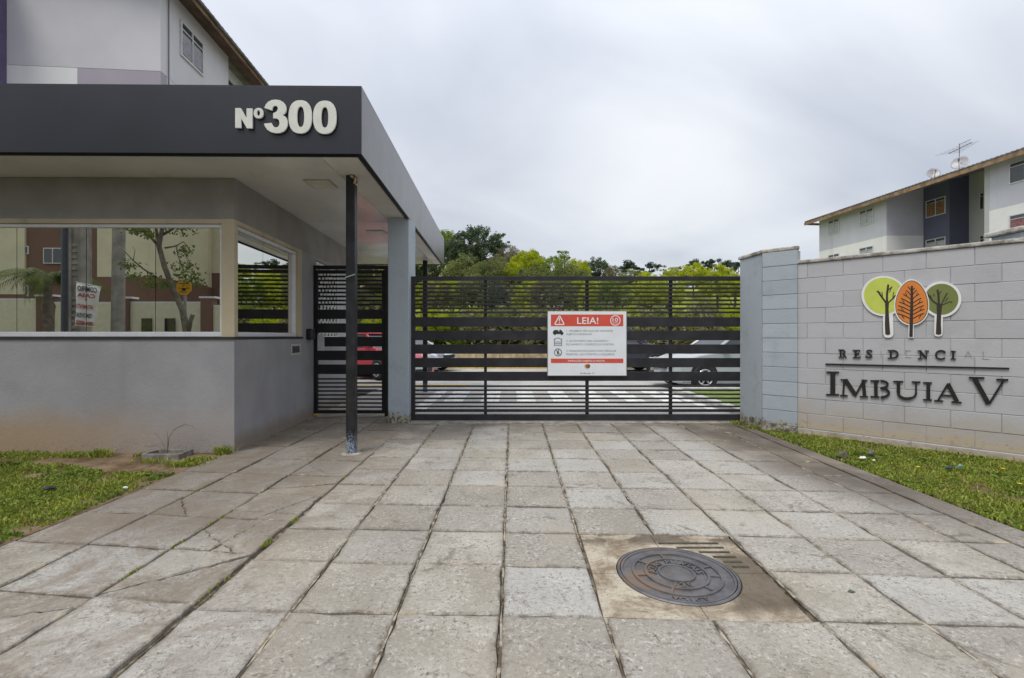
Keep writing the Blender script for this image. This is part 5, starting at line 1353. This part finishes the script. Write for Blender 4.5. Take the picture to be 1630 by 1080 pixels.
# ================================================================== parked cars
TYRE = simple('black_rubber', (.015,.015,.015), .8); RIM = simple('silver_rim', (.45,.45,.46), .3, .6); CGL = simple('car_glass', (.02,.025,.03), .06, spec=.8)
HEAD = simple('headlamp_lens', (.5,.52,.55), .1, spec=.9); BLKP = simple('black_trim_plastic', (.015,.015,.015), .5)
def car(lab, col, loc, rotz, L_=4.0, W_=1.7, H_=1.45, rough=.25, suv=False, hood=1.0):
    t_ = thing('parked_car', lab, 'car', (0,0,0), 0, 'cars parked in the yard'); M_ = simple('car_paint', col, rough, var=.03, coat=.6, spec=.5)
    bh = .93 if not suv else 1.08; h2 = L_/2; k_ = MB()
    gr_ = .24 if suv else .17
    prof = [(-h2+.06,gr_),(-h2,.45),(-h2+.02,.75),(-h2+.08,bh),(h2-1.15*hood,bh+.02),(h2-.55,bh-.07),(h2-.18,bh-.2),(h2-.02,.62),(h2,.42),(h2-.05,gr_)]
    st_ = [(-1,.90,.0),(-.97,.97,.0),(-.8,1,.0),(0,1.0,.0),(.8,1,.0),(.97,.97,0),(1,.90,0)]
    vs = []; n = len(prof); zc = .55
    for (f, sc_, _) in st_:
        bulge = 1-.09*abs(f)**4
        for (x, z) in prof: vs.append((x*bulge*(.985+.015*sc_), f*W_/2, zc+(z-zc)*sc_))
    fs = []
    for j in range(len(st_)-1):
        for i in range(n): fs.append((j*n+i, j*n+(i+1) % n, (j+1)*n+(i+1) % n, (j+1)*n+i))
    fs += [tuple(range(n)), tuple(range((len(st_)-1)*n, len(st_)*n))[::-1]]
    body = recalc(mesh_obj('body', vs, fs, M_, t_)); b_ = body.modifiers.new('b', 'BEVEL'); b_.width = .035; b_.segments = 3; b_.limit_method = 'ANGLE'
    # glasshouse
    gb = [(-h2+.10, bh-.03), (h2-1.05*hood, bh-.02)]; gt = [(-h2+.55, H_-.05), (h2-1.75*hood, H_-.05)]
    wb, wt = W_/2*.93, W_/2*.74
    vs = [(gb[0][0],-wb,gb[0][1]),(gb[1][0],-wb,gb[1][1]),(gb[1][0],wb,gb[1][1]),(gb[0][0],wb,gb[0][1]),(gt[0][0],-wt,gt[0][1]),(gt[1][0],-wt,gt[1][1]),(gt[1][0],wt,gt[1][1]),(gt[0][0],wt,gt[0][1])]
    mesh_obj('window_glass', vs, [(0,3,2,1),(4,5,6,7),(0,1,5,4),(1,2,6,5),(2,3,7,6),(3,0,4,7)], CGL, t_)
    V8 = [Vector(v) for v in vs]
    k_ = MB(); 
    for (a, b) in ((0,4),(1,5),(2,6),(3,7)): k_.tube([V8[a], V8[b]], .04, 6)
    for s in (-1, 1):
        a = V8[0 if s < 0 else 3].lerp(V8[1 if s < 0 else 2], .48); b = V8[4 if s < 0 else 7].lerp(V8[5 if s < 0 else 6], .45); k_.tube([a, b], .035, 6)
    k_.build('pillars', M_, t_)
    rf = MB().prism([(gt[0][0]-.03,-wt-.03),(gt[1][0]+.05,-wt-.03),(gt[1][0]+.05,wt+.03),(gt[0][0]-.03,wt+.03)], H_-.055, H_).build('roof', M_, t_, bevel=.025, seg=3)
    r_ = .31 if not suv else .35
    for x in (-h2+.72, h2-.78):
        for s in (-1, 1):
            y = s*(W_/2-.09)
            MB().lathe([(r_*1.22, -.06), (r_*1.22, .0)], (x, s*W_/2*.995, r_+.02), 20, 'y')
            MB().lathe([(.001, -.02*s), (r_*1.16, -.02*s), (r_*1.16, .012*s), (.001, .012*s)], (x, s*(W_/2)*.992, r_+.03), 22, 'y').build('wheel_arch', BLKP, t_)
            wl2 = MB().lathe([(.001,-.1),(r_*.9,-.1),(r_,-.07),(r_,.07),(r_*.9,.1),(r_*.6,.1)], (x, y+s*.03, r_), 24, 'y').build('wheel', TYRE, t_)
            k2 = MB().lathe([(r_*.66, .115*s), (r_*.62, .128*s), (r_*.54, .112*s)], (x, y+s*.03, r_), 20, 'y')
            for q in range(6):
                a = rad(q*60); k2.tube([(x, y+s*.15, r_), (x+math.cos(a)*r_*.6, y+s*.15, r_+math.sin(a)*r_*.6)], .025, 5)
            k2.build('rim', RIM, wl2)
    for s in (-1, 1):
        MB().box(h2-.30, h2-.035, s*W_/2*.62-.2, s*W_/2*.62+.2, .60, .74).build('headlight', HEAD, t_, bevel=.03, seg=2)
        MB().box(gb[1][0]-.32, gb[1][0]-.18, s*(W_/2+.0)-.0 if s > 0 else -W_/2-.16, (W_/2+.16) if s > 0 else -W_/2, bh+.0, bh+.13).build('mirror', M_, t_, bevel=.03, seg=2)
    MB().box(h2-.08, h2+.02, -W_/2*.7, W_/2*.7, .24, .40).build('bumper', BLKP, t_, bevel=.02)
    MB().box(h2-.05, h2+.012, -.4, .4, .5, .62).build('grille', BLKP, t_, bevel=.01)
    MB().box(h2+.021, h2+.03, -.2, .2, .32, .43).build('number_plate', simple('plate_grey', (.5,.5,.5), .5), t_)
    t_.location = loc; t_.rotation_euler = (0, 0, rotz)
    for ch in t_.children: ch.matrix_parent_inverse = Matrix.Identity(4)
    return t_
car('silver white hatchback parked facing left behind the right part of the gate', (.38,.41,.44), (5.75, 12.6, 0), rad(187), 4.0, 1.7, 1.43)
car('dark grey off-road car parked behind the notice sign', (.035,.038,.05), (3.7, 18.0, 0), rad(4), 4.3, 1.75, 1.72, suv=True)
car('red hatchback parked beyond the pedestrian gate', (.40,.010,.018), (-4.25, 15.6, 0), rad(-42), 3.8, 1.65, 1.42)
car('pale blue white car parked behind the red one', (.55,.60,.66), (-4.2, 18.6, 0), rad(-20), 4.0, 1.7, 1.40)

# ================================================================== across the street (seen mirrored in the guardhouse window)
MY = 5.463*2
GP = Vector((-3.12, 5.455)); GD = Vector((1, .0125)).normalized(); GN = Vector((-GD.y, GD.x))
def R_(px, Yv):
    v = Vector(((px-CX)/FPX*Yv, Yv)); v = v-GN*(2*(v-GP).dot(GN)); return (v.x, v.y)
def zr(py, Yv): return EYE-(py-HY)/FPX*Yv
SC = simple('street_cream_render', (.56,.53,.38), .85, var=.06, scale=.8); SBR = simple('street_brown_render', (.15,.085,.06), .85, var=.08, scale=.8); SLIM = simple('pale_wall_cream', (.60,.57,.42), .85, var=.06)
sw = thing('street_wall', 'cream boundary wall with brown pillars across the street, mirrored in the front window', 'wall', (-16, MY-20, 0))
def swp(pa, pb, top, mat, nm, Yv=20, th=.18, z0=-.1):
    xa_, y_ = R_(pa, Yv); xb_, _ = R_(pb, Yv)
    return MB().box(xa_, xb_, y_-th, y_, z0, zr(top, Yv)).build(nm, mat, sw)
for (pa, pb, tp) in ((-260, 56, 477), (81, 199, 483), (205, 318, 482.5), (338, 520, 488)):
    swp(pa, pb, tp, SLIM, 'wall_panel'); o_ = swp(pa, pb, tp-2.2, ALU, 'coping', 20, .24, zr(tp, 20)+.001)
for (pa, pb, tp) in ((57, 80.5, 472), (199.5, 204.5, 475.5), (319, 337, 475)):
    swp(pa, pb, tp, SBR, 'wall_pillar', 19.9, .35); swp(pa-2.5, pb+5, tp-3, ALU, 'pillar_cap', 19.9, .4, zr(tp, 19.9)+.001)
for (pa, pb) in ((226, 242), (263, 279)):
    xa_, y_ = R_(pa, 20); xb_, _ = R_(pb, 20); MB().box(xa_, xb_, y_+.001, y_+.04, .95, zr(507, 20)).build('meter_box', CGL, sw)
sb = thing('apartment_block', 'brown and cream apartment block across the street, mirrored in the front window', 'building', (-24, MY-30, 0))
def sbb(pa, pb, ya, yb, Yv, mat, nm='wall', depth=5, front=0):
    xa_, y_ = R_(pa, Yv); xb_, _ = R_(pb, Yv); za, zb_ = (zr(yb, Yv) if yb is not None else -.1), (zr(ya, Yv) if ya is not None else 13.5)
    return MB().box(xa_, xb_, y_-depth, y_+front, za, zb_).build(nm, mat, sb)
sbb(-300, 31, None, 468, 27.6, SC); sbb(-300, 31, 468.2, None, 27.61, SBR)
sbb(31.1, 154.5, None, None, 28, SBR); sbb(154.6, 247, None, 441, 28.0, SC); sbb(154.6, 247, 441.2, None, 28.01, SBR)
# receding side of the block
def slab(pA, YA, pB, YB, z0, z1, mat, nm='wall'):
    A_ = Vector(R_(pA, YA)); B_ = Vector(R_(pB, YB)); d_ = (B_-A_).normalized(); n_ = Vector((-d_.y, d_.x)); 
    if n_.x > 0: n_ = -n_
    a2, b2 = A_+n_*.3, B_+n_*.3
    return recalc(MB().prism([A_, B_, b2, a2], z0, z1).build(nm, mat, sb))
zb2 = zr(441, 28)
slab(247, 28.01, 338, 34.3, zb2, 13.5, SC); slab(247, 28.01, 338, 34.3, -.1, zb2-.01, SBR)
sbb(337, 560, None, 435, 34.2, SC); sbb(337, 560, 435.2, None, 34.21, SBR)
def swin(pa, pb, ya, yb, Yv):
    xa_, y_ = R_(pa, Yv); xb_, _ = R_(pb, Yv); za, zb_ = zr(yb, Yv), zr(ya, Yv)
    w_ = MB().box(xa_, xb_, y_+.002, y_+.05, za, zb_).build('window', ALU, sb); m_ = (xa_+xb_)/2
    for a, b in ((xa_+.05, m_-.03), (m_+.03, xb_-.05)): MB().box(a, b, y_+.051, y_+.06, za+.05, zb_-.05).build('pane', FARGLASS, w_)
swin(70, 99, 395, 420, 28); swin(33, 46, 392, 405, 28); swin(34, 46, 455, 472, 28); swin(100, 112, 395, 420, 28)
sA = Vector(R_(247, 28.01)); sB = Vector(R_(336, 34.1)); sd = (sB-sA).normalized(); sn = Vector((-sd.y, sd.x)); sn = sn if sn.x > 0 else -sn
def sfind(px):
    def q(i):
        v = sA+sd*i*.01; v = v-GN*(2*(v-GP).dot(GN)); return abs(v.x/v.y-(px-CX)/FPX)
    return min(range(0, 700), key=q)*.01
for (pa, pb, z0_, z1_) in ((267.6, 282.6, 5.5, 6.55), (310, 324, 5.5, 6.55), (267.6, 282.6, 8.2, 9.25), (310, 324, 8.2, 9.25), (267.6, 282.6, 2.8, 3.85), (310, 324, 2.8, 3.85)):
    a, b = sorted((sfind(pa), sfind(pb))); window(sb, sA, sd, a, b, z0_, z1_, sn, None)
# street poles
CONC = simple('weathered_pole_concrete', (.25,.235,.21), .9, var=.25, scale=3, bump=.3)
PYV = 10.6
pA = thing('utility_pole', 'thick ribbed concrete utility pole on the verge, mirrored in the front window', 'utility pole', (*R_(118, PYV), 0))
xa_, y_ = R_(109, PYV); xb_, _ = R_(128, PYV)
MB().box(xa_+.03, xb_-.03, y_-.2, y_-.03, -.1, 8.45).build('web', CONC, pA)
MB().box(xa_, xa_+.06, y_-.23, y_, -.1, 8.5).build('flange', CONC, pA); MB().box(xb_-.06, xb_, y_-.23, y_, -.1, 8.5).build('flange', CONC, pA)
kk = MB()
for i in range(60): kk.box(xa_+.061, xb_-.061, y_-.029, y_-.012, .3+i*.13, .37+i*.13) if i % 9 < 6 else None
kk.build('rung', CONC, pA)['kind'] = 'stuff'
tag(MB().tube([(*R_(135, 11.2), -.1), (*R_(136, 11.2), 8.5)], [.13, .10], 16).build('utility_pole', CONC), 'plain round concrete pole standing right against the ribbed pole', 'utility pole')
tag(MB().tube([(*R_(103, 10.8), -.1), (*R_(106, 10.8), 8.5)], .075, 12).build('cable_conduit', simple('blue_grey_pipe', (.07,.08,.10), .5)), 'dark blue grey cable pipe running up beside the ribbed pole', 'pipe')
tag(MB().tube([(*R_(187, 18), -.1), (*R_(191, 18), 9)], [.23, .19], 10).build('utility_pole', CONC), 'weathered concrete pole further down the street, between banner and tree', 'utility pole')
# banner tied to the poles
BY = 10.35
bn = thing('banner', 'tilted white cloth banner COMPRO CASA tied to the ribbed pole', 'banner', (*R_(140, BY), 1.6))
def bpnt(px, py, d=0): x_, y2_ = R_(px, BY); return Vector((x_, y2_+d, zr(py, BY)))
cl_ = [bpnt(122, 450), bpnt(160, 458), bpnt(150, 520), bpnt(120, 518)]
vs = []; fs = []; N_ = 8
for i in range(N_+1):
    for j in range(N_+1):
        a = cl_[0].lerp(cl_[1], i/N_).lerp(cl_[3].lerp(cl_[2], i/N_), j/N_); a.y += .012*math.sin(i*1.3)+.008*math.sin(j); vs.append(a)
for i in range(N_):
    for j in range(N_): a = i*(N_+1)+j; fs.append((a, a+1, a+N_+2, a+N_+1))
c_o = mesh_obj('cloth', vs, fs, simple('white_banner_cloth', (.72,.72,.70), .8), bn, True); s_ = c_o.modifiers.new('s', 'SOLIDIFY'); s_.thickness = .004
MB().tube([bpnt(121, 449), bpnt(161, 457.5)], .01, 5).build('top_batten', FRAMEW, bn); MB().tube([bpnt(119, 518.5), bpnt(152, 521)], .01, 5).build('bottom_batten', FRAMEW, bn)
BR = simple('red_banner_print', (.35,.02,.03), .7); BB_ = simple('blue_banner_print', (.03,.035,.08), .7)
def bt(txt, pa, pb, py, hpx, mat):
    # reads the right way round from the window side: its left end stands at the larger mirrored pixel
    A_ = bpnt(pb, py+ (pb-pa)*.12, .03); B_ = bpnt(pa, py, .03); u_ = (B_-A_); w__ = u_.length
    text(txt, hpx/FPX*BY/.73, A_, u_, (0,0,1), mat, bn, bold=.003, fit=w__)
bt('COMPRO', 125, 156, 463, 8.5, BK); bt('CASA', 125, 153, 472, 6, BR); bt('E', 137, 139, 479, 3, BK); bt('APTAMENTO', 123, 150, 490, 6.5, BR); bt('TEM DIVIDAS', 122, 148, 504, 7, BB_); bt('904-4022', 123, 149, 516, 6.5, BR)
# octagonal yellow sign on its post
oy = thing('warning_sign', 'yellow octagonal warning sign on a grey post, mirrored in the front window', 'sign', (*R_(293, 15), 0))
cxo, cyo = R_(293, 15); zo = zr(458, 15); kk = MB(); pts8 = [Vector((cxo+.25*math.cos(rad(22.5+45*i)), cyo, zo+.25*math.sin(rad(22.5+45*i)))) for i in range(8)]
recalc(kk.fprism(pts8, (0,1,0), 0, .012).build('plate', simple('yellow_sign_plate', (.75,.38,.01), .5), oy))
kk = MB()
for (xa2, xb2, dz_) in ((-.15,.15,.12),(-.03,.03,.06),(-.15,-.08,-.02),(.06,.15,-.02),(-.1,.1,-.14)): kk.box(cxo+xa2, cxo+xb2, cyo+.013, cyo+.016, zo+dz_-.012, zo+dz_+.012)
kk.build('print_line', BK, oy)
recalc(MB().fprism([Vector((cxo+.07*math.cos(rad(a)), cyo, zo-.06+.05*math.sin(rad(a)))) for a in range(0, 360, 30)], (0,1,0), .013, .016).build('print_mark', BK, oy))
MB().tube([(cxo, cyo-.05, -.1), (cxo, cyo-.05, zo-.1)], .045, 8).build('sign_post', simple('grey_post', (.3,.3,.3), .6), oy)
# street tree
L_STREET = m_leaf('sparse_street_leaves', (.07,.10,.02), (.15,.19,.04), .3)
stt = thing('street_tree', 'leaning sparse street tree with a sawn stub, mirrored in the front window', 'tree', (*R_(296, 14.6), 0))
def tp(px, py, d=0): x_, y2_ = R_(px, 14.6+d); return Vector((x_, y2_, zr(py, 14.6+d)))
kk = MB()
kk.tube([Vector((*R_(298, 14.6), -.2)), tp(297, 530), tp(291, 495), tp(276, 462), tp(262, 425), tp(253, 392), tp(258, 365), tp(262, 340), tp(266, 300)], [.115,.10,.09,.08,.075,.07,.055,.045,.03], 8)
kk.tube([tp(299, 530), tp(303, 512), tp(307, 501)], [.08,.065,.06], 7)
for path, r0 in (([(253,392),(240,378),(220,362),(200,350),(186,345)],.05), ([(249,442),(228,428),(212,415),(198,400),(188,392)],.035), ([(225,425),(208,412),(196,418)],.02), ([(256,375),(270,368),(285,355),(295,340)],.05), ([(212,415),(215,400),(211,392)],.015), ([(262,395),(280,392),(292,385),(300,395),(306,405)],.03), ([(280,390),(284,410),(292,430),(300,440)],.02), ([(253,388),(248,360),(240,330)],.05), ([(292,400),(300,415),(315,430)],.018)):
    kk.tube([tp(a, b, (i*.12)) for i, (a, b) in enumerate(path)], [r0*(1-.75*i/(len(path)-1)) for i in range(len(path))], 5)
kk.build('trunk', simple('lichen_bark', (.15,.13,.10), .9, var=.3, scale=8, bump=.5), stt, smooth=True)
rr2 = np.random.default_rng(21); lp = []
for (px, py, sg_, n_) in ((225,368,9,170),(205,360,9,120),(255,352,14,240),(285,360,13,220),(240,375,7,70),(205,423,8,90),(212,440,8,60),(240,452,9,120),(262,455,9,90),(292,425,10,120),(300,440,11,150),(295,400,9,90),(315,450,8,60),(240,440,7,50),(188,352,5,40),(270,340,18,200)):
    for a, b, dd in zip(rr2.normal(px, sg_, n_), rr2.normal(py, sg_*.45, n_), rr2.normal(0, .35, n_)): lp.append(tp(a, b, dd))
def leafcloud(name, P_, s, mat, parent, seed=1):
    r = np.random.default_rng(seed); P_ = np.array([tuple(q) for q in P_]); N = len(P_)
    a = r.normal(size=(N,3)); a /= np.linalg.norm(a, axis=1)[:,None]; b = np.cross(a, r.normal(size=(N,3))); b /= np.linalg.norm(b, axis=1)[:,None]; q = s*r.uniform(.6,1.3,N)[:,None]
    V_ = np.stack([P_-a*q, P_-b*q*.5, P_+a*q, P_+b*q*.5], 1).reshape(-1,3)
    return mesh_obj(name, V_.tolist(), [(4*i,4*i+1,4*i+2,4*i+3) for i in range(N)], mat, parent)
leafcloud('crown', lp, .055, L_STREET, stt)
# palm
pm = thing('palm_tree', 'feathery palm with bulging trunk, mirrored at the left of the front window', 'palm tree', (*R_(77, 17), 0))
PYm = 17
def pq(px, py, d=0): x_, y2_ = R_(px, PYm+d); return Vector((x_, y2_, zr(py, PYm+d)))
MB().tube([Vector((*R_(78, PYm), -.2)), pq(78, 530), pq(77, 500), pq(77, 488), pq(76, 478), pq(76, 455), pq(75, 440)], [.14,.15,.17,.2,.13,.1,.09], 9).build('trunk', simple('palm_trunk', (.16,.13,.10), .9, var=.3, scale=6, bump=.5), pm, smooth=True)
pr = random.Random(4); vs = []; fs = []
for i in range(26):
    a = pr.uniform(0, 6.28); L_ = pr.uniform(1.3, 1.9); up_ = pr.uniform(.1, .9); c_ = pq(75, 438)
    prev = None
    for s in range(15):
        t = s/14; q = c_+Vector((math.cos(a)*L_*t, math.sin(a)*L_*t, up_*t*1.1-1.25*t*t*L_*.6))
        if prev is not None:
            d_ = (q-prev).normalized(); sd_ = d_.cross(up3).normalized()
            for sg_ in (-1, 1):
                for w3 in range(3):
                    b0_ = prev.lerp(q, w3/3); e_ = b0_+sd_*sg_*.38*math.sin(math.pi*(t*.8+.15))+d_*.16-up3*(.12+pr.uniform(0, .12))
                    k0 = len(vs); vs += [b0_, b0_+d_*.03, e_]; fs.append((k0, k0+1, k0+2))
        prev = q
mesh_obj('frond', vs, fs, L_STREET, pm)
